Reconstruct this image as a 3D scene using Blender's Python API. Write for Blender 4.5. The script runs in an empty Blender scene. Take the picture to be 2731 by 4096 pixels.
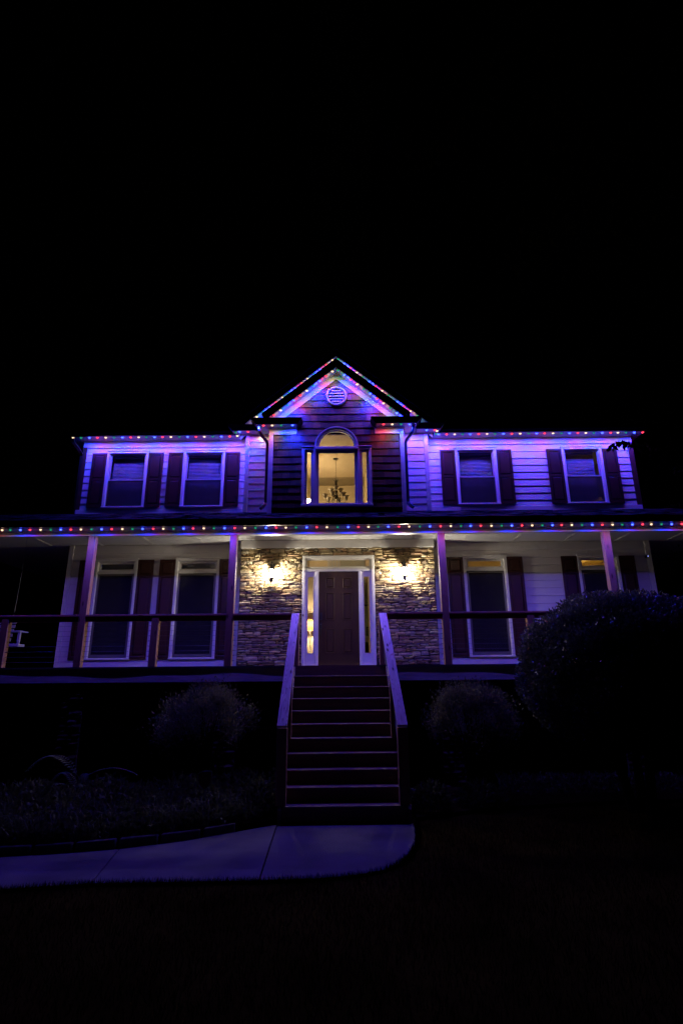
import bpy, math, random
import numpy as np
from mathutils import Vector, Matrix
random.seed(7); RNG = np.random.default_rng(7)
scene = bpy.context.scene
COL = scene.collection
# ------------------------------------------------------------------ camera, sky, exposure
cam_d = bpy.data.cameras.new('camera'); cam = bpy.data.objects.new('camera', cam_d); COL.objects.link(cam)
cam_d.sensor_fit = 'VERTICAL'; cam_d.sensor_height = 36.0; cam_d.sensor_width = 24.0
cam_d.lens = 2256.6 / 4096 * 36.0; cam_d.clip_end = 500
_p, _yw, _r = 0.295932, -0.0047065, -0.0078075
_f = Vector((math.sin(_yw)*math.cos(_p), math.cos(_yw)*math.cos(_p), math.sin(_p)))
_rt = Vector((math.cos(_yw), -math.sin(_yw), 0)); _up = _rt.cross(_f)
_r2 = _rt*math.cos(_r) + _up*math.sin(_r); _u2 = -_rt*math.sin(_r) + _up*math.cos(_r)
M = Matrix((( _r2.x, _u2.x, -_f.x, 0), (_r2.y, _u2.y, -_f.y, 0), (_r2.z, _u2.z, -_f.z, 1.77), (0, 0, 0, 1)))
cam.matrix_world = M
scene.camera = cam
world = bpy.data.worlds.new('World'); scene.world = world; world.use_nodes = True
wn = world.node_tree; bg = wn.nodes['Background']
sky = wn.nodes.new('ShaderNodeTexSky'); sky.sky_type = 'NISHITA'; sky.sun_disc = False
sky.sun_elevation = math.radians(-3.0); sky.sun_rotation = math.radians(160)
wn.links.new(sky.outputs[0], bg.inputs[0]); bg.inputs[1].default_value = 0.0008
vs = scene.view_settings; scene.display_settings.display_device = 'sRGB'
vs.view_transform = 'Standard'; vs.look = 'None'; vs.gamma = 1; vs.exposure = 0.0; vs.use_curve_mapping = False
scene.render.engine = 'CYCLES'
cy = scene.cycles
cy.use_denoising = True; cy.sample_clamp_indirect = 2.0; cy.sample_clamp_direct = 0; cy.max_bounces = 6
cy.diffuse_bounces = 3; cy.glossy_bounces = 3; cy.transparent_max_bounces = 12; cy.caustics_reflective = False; cy.caustics_refractive = False
cy.use_light_tree = True; cy.use_adaptive_sampling = True; cy.adaptive_threshold = 0.006

# ------------------------------------------------------------------ power of the lit lamps (watts)
P_LED = {'blue': 25.0, 'red': 1.55, 'white': 0.85, 'green': 0.38}
C_LED = {'blue': (0.012, 0.022, 1.0), 'red': (1.0, 0.05, 0.10), 'white': (1.0, 0.60, 0.30), 'green': (0.03, 1.0, 0.32)}
P_PORCH = 0.66; TILT_EAVE = 10; TILT_PORCH = 3; SPREAD = 172
P_SCONCE = 112.0
P_FOYER = 85.0
P_TABLE = 70.0
P_DINING = 110.0
P_BED = 2.0

# ------------------------------------------------------------------ materials
def mat(name, col, rough=0.6, var=0.12, scale=6.0, bump=0.0, bscale=60.0, metal=0.0, spec=0.3, stretch=(1, 1, 1), col2=None):
    m = bpy.data.materials.new(name); m.use_nodes = True
    nt = m.node_tree; b = nt.nodes['Principled BSDF']
    b.inputs['Roughness'].default_value = rough; b.inputs['Metallic'].default_value = metal
    b.inputs['Specular IOR Level'].default_value = spec
    tc = nt.nodes.new('ShaderNodeTexCoord'); mp = nt.nodes.new('ShaderNodeMapping')
    mp.inputs['Scale'].default_value = stretch
    nt.links.new(tc.outputs['Object'], mp.inputs['Vector'])
    n = nt.nodes.new('ShaderNodeTexNoise'); n.inputs['Scale'].default_value = scale; n.inputs['Detail'].default_value = 6
    nt.links.new(mp.outputs[0], n.inputs['Vector'])
    cr = nt.nodes.new('ShaderNodeValToRGB'); cr.color_ramp.elements[0].position = 0.3; cr.color_ramp.elements[1].position = 0.7
    c2 = col2 if col2 else tuple(min(1, c*(1+var)) for c in col)
    c1 = col if col2 else tuple(c*(1-var) for c in col)
    cr.color_ramp.elements[0].color = (*c1, 1); cr.color_ramp.elements[1].color = (*c2, 1)
    nt.links.new(n.outputs['Fac'], cr.inputs[0]); nt.links.new(cr.outputs[0], b.inputs['Base Color'])
    if bump:
        n2 = nt.nodes.new('ShaderNodeTexNoise'); n2.inputs['Scale'].default_value = bscale; n2.inputs['Detail'].default_value = 5
        nt.links.new(mp.outputs[0], n2.inputs['Vector'])
        bp = nt.nodes.new('ShaderNodeBump'); bp.inputs['Strength'].default_value = bump; bp.inputs['Distance'].default_value = 0.02
        nt.links.new(n2.outputs['Fac'], bp.inputs['Height']); nt.links.new(bp.outputs[0], b.inputs['Normal'])
    return m

def wood(name, c1, c2, knots=True, axis='Y', rough=0.65, knotcol=(0.05, 0.02, 0.01)):
    m = bpy.data.materials.new(name); m.use_nodes = True
    nt = m.node_tree; b = nt.nodes['Principled BSDF']; b.inputs['Roughness'].default_value = rough; b.inputs['Specular IOR Level'].default_value = 0.25
    tc = nt.nodes.new('ShaderNodeTexCoord'); mp = nt.nodes.new('ShaderNodeMapping')
    oi = nt.nodes.new('ShaderNodeObjectInfo'); sc_ = nt.nodes.new('ShaderNodeMath'); sc_.operation = 'MULTIPLY'; sc_.inputs[1].default_value = 37.0; nt.links.new(oi.outputs['Random'], sc_.inputs[0])
    va = nt.nodes.new('ShaderNodeVectorMath'); va.operation = 'ADD'; nt.links.new(tc.outputs['Object'], va.inputs[0]); nt.links.new(sc_.outputs[0], va.inputs[1])
    s = {'X': (0.10, 1, 1), 'Y': (1, 0.10, 1), 'Z': (1, 1, 0.10)}[axis]
    mp.inputs['Scale'].default_value = s
    nt.links.new(va.outputs[0], mp.inputs['Vector'])
    w = nt.nodes.new('ShaderNodeTexNoise'); w.inputs['Scale'].default_value = 9; w.inputs['Detail'].default_value = 1.5; w.inputs['Distortion'].default_value = 0.4
    nt.links.new(mp.outputs[0], w.inputs['Vector'])
    mul = nt.nodes.new('ShaderNodeMath'); mul.operation = 'MULTIPLY'; mul.inputs[1].default_value = 16
    nt.links.new(w.outputs['Fac'], mul.inputs[0])
    fr = nt.nodes.new('ShaderNodeMath'); fr.operation = 'FRACT'; nt.links.new(mul.outputs[0], fr.inputs[0])
    cr = nt.nodes.new('ShaderNodeValToRGB')
    cr.color_ramp.elements[0].position = 0.0; cr.color_ramp.elements[0].color = (*c1, 1)
    cr.color_ramp.elements[1].position = 1.0; cr.color_ramp.elements[1].color = (*c2, 1)
    e = cr.color_ramp.elements.new(0.55); e.color = (*c1, 1)
    nt.links.new(fr.outputs[0], cr.inputs[0])
    out = cr.outputs[0]
    if knots:
        mp2 = nt.nodes.new('ShaderNodeMapping')
        mp2.inputs['Scale'].default_value = {'X': (2.6, 9, 9), 'Y': (9, 2.6, 9), 'Z': (9, 9, 2.6)}[axis]
        nt.links.new(va.outputs[0], mp2.inputs['Vector'])
        v = nt.nodes.new('ShaderNodeTexVoronoi'); v.inputs['Scale'].default_value = 0.9
        nt.links.new(mp2.outputs[0], v.inputs['Vector'])
        c3 = nt.nodes.new('ShaderNodeValToRGB'); c3.color_ramp.elements[0].position = 0.07; c3.color_ramp.elements[1].position = 0.16
        c3.color_ramp.elements[0].color = (1, 1, 1, 1); c3.color_ramp.elements[1].color = (0, 0, 0, 1)
        nt.links.new(v.outputs['Distance'], c3.inputs[0])
        mx = nt.nodes.new('ShaderNodeMixRGB'); mx.inputs[2].default_value = (*knotcol, 1)
        nt.links.new(c3.outputs[0], mx.inputs[0]); nt.links.new(out, mx.inputs[1]); out = mx.outputs[0]
    nt.links.new(out, b.inputs['Base Color'])
    return m

def emit(name, col, strength, lights=False):
    m = bpy.data.materials.new(name); m.use_nodes = True; nt = m.node_tree
    nt.nodes.remove(nt.nodes['Principled BSDF']); e = nt.nodes.new('ShaderNodeEmission')
    e.inputs[0].default_value = (*col, 1); e.inputs[1].default_value = strength
    nt.links.new(e.outputs[0], nt.nodes['Material Output'].inputs[0])
    if not lights: m.cycles.emission_sampling = 'NONE'
    return m

def led_lens(name, col, core, rim_s, core_s):
    # a clear dome: the die shows white-hot face on, the coloured plastic shows toward the dome's edge
    m = bpy.data.materials.new(name); m.use_nodes = True; nt = m.node_tree
    nt.nodes.remove(nt.nodes['Principled BSDF'])
    e1 = nt.nodes.new('ShaderNodeEmission'); e1.inputs[0].default_value = (*core, 1); e1.inputs[1].default_value = core_s
    nt.links.new(e1.outputs[0], nt.nodes['Material Output'].inputs[0]); m.cycles.emission_sampling = 'NONE'
    return m

def glass(name, tint=(1, 1, 1), refl=0.08):
    m = bpy.data.materials.new(name); m.use_nodes = True; nt = m.node_tree
    nt.nodes.remove(nt.nodes['Principled BSDF'])
    t = nt.nodes.new('ShaderNodeBsdfTransparent'); t.inputs[0].default_value = (*tint, 1)
    g = nt.nodes.new('ShaderNodeBsdfGlossy'); g.inputs['Roughness'].default_value = 0.02
    lw = nt.nodes.new('ShaderNodeLayerWeight'); lw.inputs[0].default_value = 0.5
    pw = nt.nodes.new('ShaderNodeMath'); pw.operation = 'POWER'; pw.inputs[1].default_value = 5.0; nt.links.new(lw.outputs['Facing'], pw.inputs[0])
    ml = nt.nodes.new('ShaderNodeMath'); ml.operation = 'MULTIPLY_ADD'; ml.inputs[1].default_value = 0.9; ml.inputs[2].default_value = 0.045; nt.links.new(pw.outputs[0], ml.inputs[0])
    mx = nt.nodes.new('ShaderNodeMixShader'); nt.links.new(ml.outputs[0], mx.inputs[0])
    nt.links.new(t.outputs[0], mx.inputs[1]); nt.links.new(g.outputs[0], mx.inputs[2])
    nt.links.new(mx.outputs[0], nt.nodes['Material Output'].inputs[0])
    return m

def mesh_screen(name, openness, col):
    m = bpy.data.materials.new(name); m.use_nodes = True; nt = m.node_tree
    b = nt.nodes['Principled BSDF']; b.inputs['Base Color'].default_value = (*col, 1); b.inputs['Roughness'].default_value = 0.8
    t = nt.nodes.new('ShaderNodeBsdfTransparent'); mx = nt.nodes.new('ShaderNodeMixShader'); mx.inputs[0].default_value = 1-openness
    nt.links.new(t.outputs[0], mx.inputs[1]); nt.links.new(b.outputs[0], mx.inputs[2])
    nt.links.new(mx.outputs[0], nt.nodes['Material Output'].inputs[0])
    return m

def translucent(name, col, rough=0.5, trans=0.5):
    m = bpy.data.materials.new(name); m.use_nodes = True; nt = m.node_tree
    nt.nodes.remove(nt.nodes['Principled BSDF'])
    d = nt.nodes.new('ShaderNodeBsdfDiffuse'); d.inputs[0].default_value = (*col, 1)
    t = nt.nodes.new('ShaderNodeBsdfTranslucent'); t.inputs[0].default_value = (*col, 1)
    mx = nt.nodes.new('ShaderNodeMixShader'); mx.inputs[0].default_value = trans
    nt.links.new(d.outputs[0], mx.inputs[1]); nt.links.new(t.outputs[0], mx.inputs[2])
    nt.links.new(mx.outputs[0], nt.nodes['Material Output'].inputs[0])
    return m

def leafmat(name, col, rough=0.4, spec=0.5):
    m = mat(name, col, rough=rough, var=0.45, scale=3.5, spec=spec)
    nt = m.node_tree; b = nt.nodes['Principled BSDF']; src = b.inputs['Base Color'].links[0].from_socket
    t = nt.nodes.new('ShaderNodeBsdfTranslucent'); nt.links.new(src, t.inputs[0])
    mx = nt.nodes.new('ShaderNodeMixShader'); mx.inputs[0].default_value = 0.35
    nt.links.new(b.outputs[0], mx.inputs[1]); nt.links.new(t.outputs[0], mx.inputs[2]); nt.links.new(mx.outputs[0], nt.nodes['Material Output'].inputs[0])
    return m

SIDING = mat('siding_paint', (0.70, 0.66, 0.60), 0.55, 0.05, 3.0, 0.12, 40, stretch=(0.3, 1, 3))
TRIM = mat('trim_paint', (0.74, 0.71, 0.64), 0.45, 0.04, 4.0, 0.05, 30)
CEIL = mat('porch_ceiling_paint', (0.70, 0.68, 0.64), 0.55, 0.05, 2.0)
SHUT = mat('shutter_paint', (0.042, 0.013, 0.0085), 0.42, 0.12, 8.0, 0.06, 90, spec=0.28)
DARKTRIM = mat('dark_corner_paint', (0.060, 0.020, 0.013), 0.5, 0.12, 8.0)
DOOR = mat('door_paint', (0.050, 0.025, 0.010), 0.55, 0.10, 10.0, 0.08, 90, spec=0.18, stretch=(3, 1, 0.3))
SHAKE = [mat('cedar_shake_%s' % n, c, 0.42, 0.22, 12.0, 0.35, 30, spec=0.45, stretch=(4, 1, 0.5)) for n, c in
         (('umber', (0.085, 0.036, 0.018)), ('brown', (0.115, 0.050, 0.024)), ('tan', (0.165, 0.080, 0.038)), ('dark', (0.056, 0.025, 0.013)))]
BLACKGUT = mat('black_gutter_paint', (0.010, 0.009, 0.010), 0.32, 0.1, 5.0, spec=0.4)
ROOFM = mat('asphalt_shingle', (0.030, 0.028, 0.032), 0.9, 0.35, 30.0, 0.5, 120)
STONES = [mat('ledge_stone_%s' % n, c, 0.85, 0.28, 14.0, 0.55, 45, spec=0.2) for n, c in
          (('tan', (0.39, 0.29, 0.145)), ('buff', (0.44, 0.35, 0.195)), ('brown', (0.28, 0.195, 0.095)), ('grey', (0.29, 0.24, 0.150)),
           ('rust', (0.33, 0.215, 0.115)), ('dark', (0.18, 0.135, 0.085)))]
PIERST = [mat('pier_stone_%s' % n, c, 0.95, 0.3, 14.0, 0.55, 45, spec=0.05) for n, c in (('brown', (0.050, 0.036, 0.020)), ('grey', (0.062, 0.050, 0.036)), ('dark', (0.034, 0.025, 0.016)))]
MORTAR = mat('stone_backing', (0.07, 0.052, 0.034), 0.95, 0.3, 20.0)
POSTW = wood('pine_post', (0.36, 0.18, 0.105), (0.28, 0.13, 0.07), axis='Z')
RAILW = wood('pine_rail', (0.40, 0.18, 0.12), (0.30, 0.12, 0.075), axis='X')
CAPW = wood('pine_cap', (0.76, 0.63, 0.52), (0.46, 0.31, 0.22), axis='Y')
RIM = mat('rim_board_stain', (0.55, 0.50, 0.52), 0.7, 0.2, 8.0, 0.2, 40, stretch=(.3, 3, 3))
DECK = mat('deck_stain', (0.070, 0.062, 0.052), 0.7, 0.2, 8.0, 0.2, 40)
STAIRW = mat('stair_stain', (0.17, 0.092, 0.070), 0.6, 0.25, 8.0, 0.15, 50, stretch=(0.3, 3, 3))
STEEL = mat('cable_steel', (0.12, 0.12, 0.12), 0.45, 0.05, 5.0, metal=1.0)
BRONZE = mat('lamp_metal', (0.012, 0.011, 0.010), 0.35, 0.2, 20.0, spec=0.5)
CONC = mat('path_concrete', (0.115, 0.10, 0.115), 0.9, 0.30, 1.6, 0.35, 70, spec=0.1)
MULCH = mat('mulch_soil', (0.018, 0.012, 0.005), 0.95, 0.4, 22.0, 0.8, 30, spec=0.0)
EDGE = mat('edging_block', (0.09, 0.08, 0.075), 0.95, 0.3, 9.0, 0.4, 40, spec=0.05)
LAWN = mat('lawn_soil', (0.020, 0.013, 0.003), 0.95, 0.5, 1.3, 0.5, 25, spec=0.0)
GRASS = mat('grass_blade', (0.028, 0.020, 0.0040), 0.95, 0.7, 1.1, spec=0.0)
FOUND = mat('foundation_block', (0.10, 0.09, 0.085), 0.9, 0.2, 4.0, 0.3, 30)
LEAFB = leafmat('boxwood_leaf', (0.075, 0.082, 0.050), 0.28, 0.65)
LEAFA = leafmat('azalea_leaf', (0.12, 0.11, 0.060), 0.5, 0.35)
LEAFG = leafmat('bed_leaf', (0.055, 0.060, 0.026), 0.55, 0.2)
LEAFT = leafmat('tree_leaf', (0.016, 0.020, 0.004), 0.8, 0.0)
FERN = leafmat('fern_leaf', (0.10, 0.12, 0.07), 0.5, 0.3)
BARK = mat('bark', (0.012, 0.009, 0.005), 0.95, 0.4, 18.0, 0.8, 30, stretch=(1, 1, 0.25), spec=0.0)
GLASS = glass('window_glass'); GLASSD = glass('dark_glass', (0.85, 0.85, 0.9))
SCREEN = mesh_screen('insect_screen', 0.38, (0.012, 0.011, 0.009)); SCREENFR = mat('screen_frame', (0.13, 0.115, 0.10), 0.4, 0.08, 5.0)
VINYL = mat('sash_vinyl', (0.42, 0.40, 0.42), 0.4, 0.05, 5.0)
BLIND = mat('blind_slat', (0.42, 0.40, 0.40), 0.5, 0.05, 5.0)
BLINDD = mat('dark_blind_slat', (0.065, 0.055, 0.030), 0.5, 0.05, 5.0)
INWALL = mat('foyer_wall_paint', (0.60, 0.50, 0.33), 0.7, 0.04, 3.0)
INCEIL = mat('foyer_ceiling_paint', (0.52, 0.43, 0.30), 0.75, 0.04, 3.0)
INSHADOW = mat('foyer_shadow_paint', (0.27, 0.225, 0.155), 0.75, 0.05, 3.0)  # darker ceiling tone: the soft shadow is put into the colour
INFLOOR = mat('foyer_floor_wood', (0.16, 0.09, 0.05), 0.45, 0.15, 5.0)
INGREEN = mat('back_room_paint', (0.30, 0.31, 0.22), 0.7, 0.04, 3.0)
INTAUPE = mat('panel_paint', (0.30, 0.31, 0.27), 0.6, 0.05, 3.0)
YELLOW = mat('dining_room_paint', (0.62, 0.50, 0.20), 0.7, 0.04, 3.0)
DARKIN = mat('dark_interior', (0.03, 0.028, 0.026), 0.8, 0.1, 3.0)
SHADEG = translucent('frosted_shade', (0.22, 0.20, 0.165)); SHADEL = translucent('lamp_shade_cloth', (0.22, 0.115, 0.036), trans=0.25)
WHITEP = mat('white_painted_wood', (0.50, 0.48, 0.46), 0.5, 0.05, 6.0)
BULB = emit('lantern_bulb', (1.0, 0.92, 0.80), P_SCONCE/(math.pi*0.0165), True); BULBT = emit('table_lamp_bulb', (1.0, 0.78, 0.50), P_TABLE/(math.pi*0.013), True)
BULBF = emit('foyer_bulb', (1.0, 0.73, 0.38), P_FOYER/(math.pi*0.019), True)
LANTGLASS = glass('lantern_glass', (0.98, 0.96, 0.92))
BLACKPL = mat('black_plastic', (0.012, 0.012, 0.013), 0.4, 0.1, 5.0)
CAMLED = emit('camera_led', (0.25, 0.3, 1.0), 6.0)
SIGNFACE = mat('sign_face', (0.10, 0.012, 0.014), 0.5, 0.2, 12.0); SIGNEDGE = mat('sign_edge', (0.16, 0.15, 0.15), 0.5, 0.05, 5.0)

# ------------------------------------------------------------------ mesh builder
class MB:
    def __init__(s): s.v = []; s.f = []; s.m = []
    def add(s, pts, faces, m=0):
        o = len(s.v); s.v += [tuple(p) for p in pts]; s.f += [tuple(i+o for i in f) for f in faces]; s.m += [m]*len(faces); return s
    def hexa(s, p, m=0):   # p: 8 points, bottom ring 0-3 (ccw from above), top ring 4-7
        return s.add(p, [(3, 2, 1, 0), (4, 5, 6, 7), (0, 1, 5, 4), (1, 2, 6, 5), (2, 3, 7, 6), (3, 0, 4, 7)], m)
    def box(s, x0, x1, y0, y1, z0, z1, m=0):
        return s.hexa([(x0, y0, z0), (x1, y0, z0), (x1, y1, z0), (x0, y1, z0), (x0, y0, z1), (x1, y0, z1), (x1, y1, z1), (x0, y1, z1)], m)
    def prism_y(s, poly, y0, y1, m=0):   # poly in (x,z), ccw seen from -Y
        n = len(poly)
        pts = [(x, y0, z) for x, z in poly] + [(x, y1, z) for x, z in poly]
        return s.add(pts, [tuple(range(n)), tuple(range(2*n-1, n-1, -1))] + [(i, i+n, (i+1) % n+n, (i+1) % n) for i in range(n)], m)
    def prism_x(s, poly, x0, x1, m=0):   # poly in (y,z)
        n = len(poly)
        pts = [(x0, y, z) for y, z in poly] + [(x1, y, z) for y, z in poly]
        return s.add(pts, [tuple(range(n)), tuple(range(2*n-1, n-1, -1))] + [(i, i+n, (i+1) % n+n, (i+1) % n) for i in range(n)], m)
    def tube(s, pts, r, n=8, m=0):
        pts = [Vector(p) for p in pts]; rs = r if isinstance(r, (list, tuple)) else [r]*len(pts)
        rings = []
        for i, p in enumerate(pts):
            d = (pts[min(i+1, len(pts)-1)] - pts[max(i-1, 0)]).normalized()
            a = d.cross(Vector((0, 0, 1)))
            if a.length < 1e-3: a = d.cross(Vector((0, 1, 0)))
            a.normalize(); b = d.cross(a)
            rings.append([p + a*math.cos(2*math.pi*k/n)*rs[i] + b*math.sin(2*math.pi*k/n)*rs[i] for k in range(n)])
        P = [q for ring in rings for q in ring]; F = []
        for i in range(len(pts)-1):
            for k in range(n): F.append((i*n+k, i*n+(k+1) % n, (i+1)*n+(k+1) % n, (i+1)*n+k))
        F.append(tuple(range(n-1, -1, -1))); F.append(tuple((len(pts)-1)*n+k for k in range(n)))
        return s.add(P, F, m)
    def rect_tube(s, pts, w, d, m=0):   # downspout: rectangular section, path in space
        pts = [Vector(p) for p in pts]; P = []
        for i, p in enumerate(pts):
            t = (pts[min(i+1, len(pts)-1)] - pts[max(i-1, 0)]).normalized()
            a = t.cross(Vector((0, 1, 0)))
            if a.length < 1e-3: a = Vector((1, 0, 0))
            a.normalize(); b = t.cross(a).normalized()
            P += [p-a*w/2-b*d/2, p+a*w/2-b*d/2, p+a*w/2+b*d/2, p-a*w/2+b*d/2]
        F = []
        for i in range(len(pts)-1):
            for k in range(4): F.append((i*4+k, i*4+(k+1) % 4, (i+1)*4+(k+1) % 4, (i+1)*4+k))
        F += [(3, 2, 1, 0), tuple((len(pts)-1)*4+k for k in range(4))]
        return s.add(P, F, m)
    def lathe(s, prof, c=(0, 0, 0), n=16, m=0):   # prof: [(r,z)]
        P = []; F = []
        for r, z in prof:
            for k in range(n): P.append((c[0]+r*math.cos(2*math.pi*k/n), c[1]+r*math.sin(2*math.pi*k/n), c[2]+z))
        for i in range(len(prof)-1):
            for k in range(n): F.append((i*n+k, i*n+(k+1) % n, (i+1)*n+(k+1) % n, (i+1)*n+k))
        return s.add(P, F, m)
    def mesh(s, name, mats, smooth=False):
        me = bpy.data.meshes.new(name); me.from_pydata(s.v, [], s.f)
        for m in (mats if isinstance(mats, (list, tuple)) else [mats]): me.materials.append(m)
        me.polygons.foreach_set('material_index', s.m)
        if smooth: me.polygons.foreach_set('use_smooth', [True]*len(s.f))
        me.update(); return me
    def obj(s, name, mats, parent=None, smooth=False, kind=None):
        o = bpy.data.objects.new(name, s.mesh(name, mats, smooth)); COL.objects.link(o)
        if parent is not None: attach(o, parent)
        if kind: o['kind'] = kind
        return o

def origin(o):
    l = Vector(o.location)
    while o.parent: o = o.parent; l += Vector(o.location)
    return l
def attach(o, parent):       # vertices are given in world metres; keep them there
    o.parent = parent; o.location = Vector(o.location) - origin(parent)
def thing(name, label, cat, loc=(0, 0, 0), group=None):
    o = bpy.data.objects.new(name, None); COL.objects.link(o); o.location = loc; o.empty_display_size = 0.2
    o['label'] = label; o['category'] = cat
    if group: o['group'] = group
    return o
def tag(o, label, cat, group=None):
    o['label'] = label; o['category'] = cat
    if group: o['group'] = group
    return o
def bev(o, w=0.006, seg=2):
    b = o.modifiers.new('bevel', 'BEVEL'); b.width = w; b.segments = seg; b.limit_method = 'ANGLE'
    return o
def add_light(name, kind, loc, power, col, parent=None, size=0.03):
    d = bpy.data.lights.new(name, kind); d.energy = power; d.color = col
    if kind == 'AREA': d.shape = 'DISK'; d.size = size
    else: d.shadow_soft_size = size
    o = bpy.data.objects.new(name, d); COL.objects.link(o); o.location = loc
    if parent is not None: attach(o, parent)
    return o
def np_mesh(name, V, tri_or_quad, mats, mi=None):
    me = bpy.data.meshes.new(name); nf, k = tri_or_quad.shape
    me.vertices.add(len(V)); me.vertices.foreach_set('co', V.astype(np.float32).ravel())
    me.loops.add(nf*k); me.loops.foreach_set('vertex_index', tri_or_quad.astype(np.int32).ravel())
    me.polygons.add(nf); me.polygons.foreach_set('loop_start', np.arange(nf, dtype=np.int32)*k)
    me.polygons.foreach_set('loop_total', np.full(nf, k, dtype=np.int32))
    for m in (mats if isinstance(mats, (list, tuple)) else [mats]): me.materials.append(m)
    if mi is not None: me.polygons.foreach_set('material_index', mi.astype(np.int32))
    me.update(calc_edges=True)
    return me
def leaves(P, N, length, width, jitter=0.6):
    """one folded quad-pair leaf per point; N = main direction each leaf points to"""
    n = len(P); N = N + RNG.normal(0, jitter, (n, 3)); N /= np.linalg.norm(N, axis=1)[:, None]
    S = np.cross(N, RNG.normal(0, 1, (n, 3))); S /= np.linalg.norm(S, axis=1)[:, None]
    L = length*RNG.uniform(0.65, 1.35, n)[:, None]; W = width*RNG.uniform(0.7, 1.3, n)[:, None]
    U = np.cross(S, N)
    a = P; b = P + N*L*0.5 + S*W*0.5 + U*W*0.15; c = P + N*L; d = P + N*L*0.5 - S*W*0.5 + U*W*0.15
    V = np.stack([a, b, c, d], 1).reshape(-1, 3)
    F = np.arange(n*4).reshape(n, 4)
    F = np.concatenate([F[:, [0, 1, 2]], F[:, [0, 2, 3]]], 0)
    return V, F
def leaf_obj(name, P, N, length, width, m, parent=None, jitter=0.6, kind=None):
    V, F = leaves(P, N, length, width, jitter)
    o = bpy.data.objects.new(name, np_mesh(name, V, F, m)); COL.objects.link(o)
    if parent is not None: attach(o, parent)
    if kind: o['kind'] = kind
    return o

WY, MY, BY = 13.34, 13.00, 12.66          # wall planes: wings, middle section, bay
CX = -0.17                                # centre line of the gables
DZ = 2.108                                # porch deck height
CZ = 5.04                                 # porch ceiling
SZ = 7.78                                 # eave soffit
XL, XR = -6.65, 7.35                      # ends of the house

# ================================================================== GROUND, PATH, BED
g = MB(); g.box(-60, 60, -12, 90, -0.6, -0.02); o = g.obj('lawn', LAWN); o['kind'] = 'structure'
path = bpy.data.objects.new('path', None); COL.objects.link(path); path['kind'] = 'structure'
front = [(-9.0, 5.55), (-5.2, 5.72), (-3.17, 5.914), (-2.40, 6.06), (-0.858, 6.11), (-0.239, 6.165), (0.1, 6.26), (0.357, 6.40), (0.54, 6.62), (0.669, 6.885), (0.77, 7.25), (0.847, 7.70), (0.90, 8.33)]
back = [(-9.0, 6.55), (-5.2, 6.75), (-3.768, 6.926), (-3.215, 7.02), (-2.575, 7.21), (-1.95, 7.52), (-0.925, 8.33)]
def lerp_at(L, x):
    for (a, b), (c, d) in zip(L, L[1:]):
        if a <= x <= c: return b+(d-b)*(x-a)/(c-a)
def slab(poly, name='paving_slab'):
    m = MB(); n = len(poly)
    m.add([(x, y, -0.06) for x, y in poly]+[(x, y, 0.0) for x, y in poly], [tuple(range(n, 2*n))]+[(i, (i+1) % n, (i+1) % n+n, i+n) for i in range(n)])
    return m.obj(name, CONC, path)
J = [(-9.0, -9.0), (-5.0, -5.25), (-2.40, -2.58), (-0.838, -0.925)]     # joints: x at the front edge, x at the back edge
for (f0, b0), (f1, b1) in zip(J, J[1:]):
    gp = 0.006
    fr = [(f0+gp, lerp_at(front, f0+gp))]+[p for p in front if f0+gp < p[0] < f1-gp]+[(f1-gp, lerp_at(front, f1-gp))]
    bk = [(b1-gp, lerp_at(back, b1-gp))]+[p for p in reversed(back) if b0+gp < p[0] < b1-gp]+[(b0+gp, lerp_at(back, b0+gp))]
    slab(fr+bk)
slab([(-0.826, 6.118)]+[p for p in front if p[0] > -0.8]+[(0.9, 8.34), (-0.913, 8.34)])
# flower bed
bd = MB(); bp = [(x, y+0.10) for x, y in back]+[(-0.93, 10.9), (-9, 10.9)]
n = len(bp); bd.add([(x, y, -0.05) for x, y in bp]+[(x, y, 0.05 + 0.02*(i % 2)) for i, (x, y) in enumerate(bp)], [tuple(range(n, 2*n))]+[(i, (i+1) % n, (i+1) % n+n, i+n) for i in range(n)])
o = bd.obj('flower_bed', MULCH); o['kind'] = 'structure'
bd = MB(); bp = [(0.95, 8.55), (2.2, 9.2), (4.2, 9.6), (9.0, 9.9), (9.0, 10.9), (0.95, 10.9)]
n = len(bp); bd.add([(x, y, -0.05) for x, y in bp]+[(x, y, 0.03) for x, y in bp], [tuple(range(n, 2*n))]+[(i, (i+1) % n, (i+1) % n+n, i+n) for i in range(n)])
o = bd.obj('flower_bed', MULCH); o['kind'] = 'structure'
ed = thing('garden_edging', 'low row of grey edging blocks between flower bed and path', 'garden edging', (-3.2, 7.1, 0))
x = -8.6
while x < -1.25:
    L = random.uniform(0.36, 0.46); x1 = x+L-0.025
    if x1 > -1.1: break
    y0, y1 = lerp_at(back, x)+0.035, lerp_at(back, x1)+0.035
    h = random.uniform(0.075, 0.10); dz = random.uniform(-0.01, 0.01)
    m = MB(); w = 0.10
    m.hexa([(x, y0, -0.03), (x1, y1, -0.03), (x1, y1+w, -0.03), (x, y0+w, -0.03), (x+.01, y0+.012, h+dz), (x1-.01, y1+.012, h), (x1-.01, y1+w-.012, h), (x+.01, y0+w-.012, h+dz)])
    bev(m.obj('edging_block', EDGE, ed), 0.012, 2)
    x += L
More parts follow.
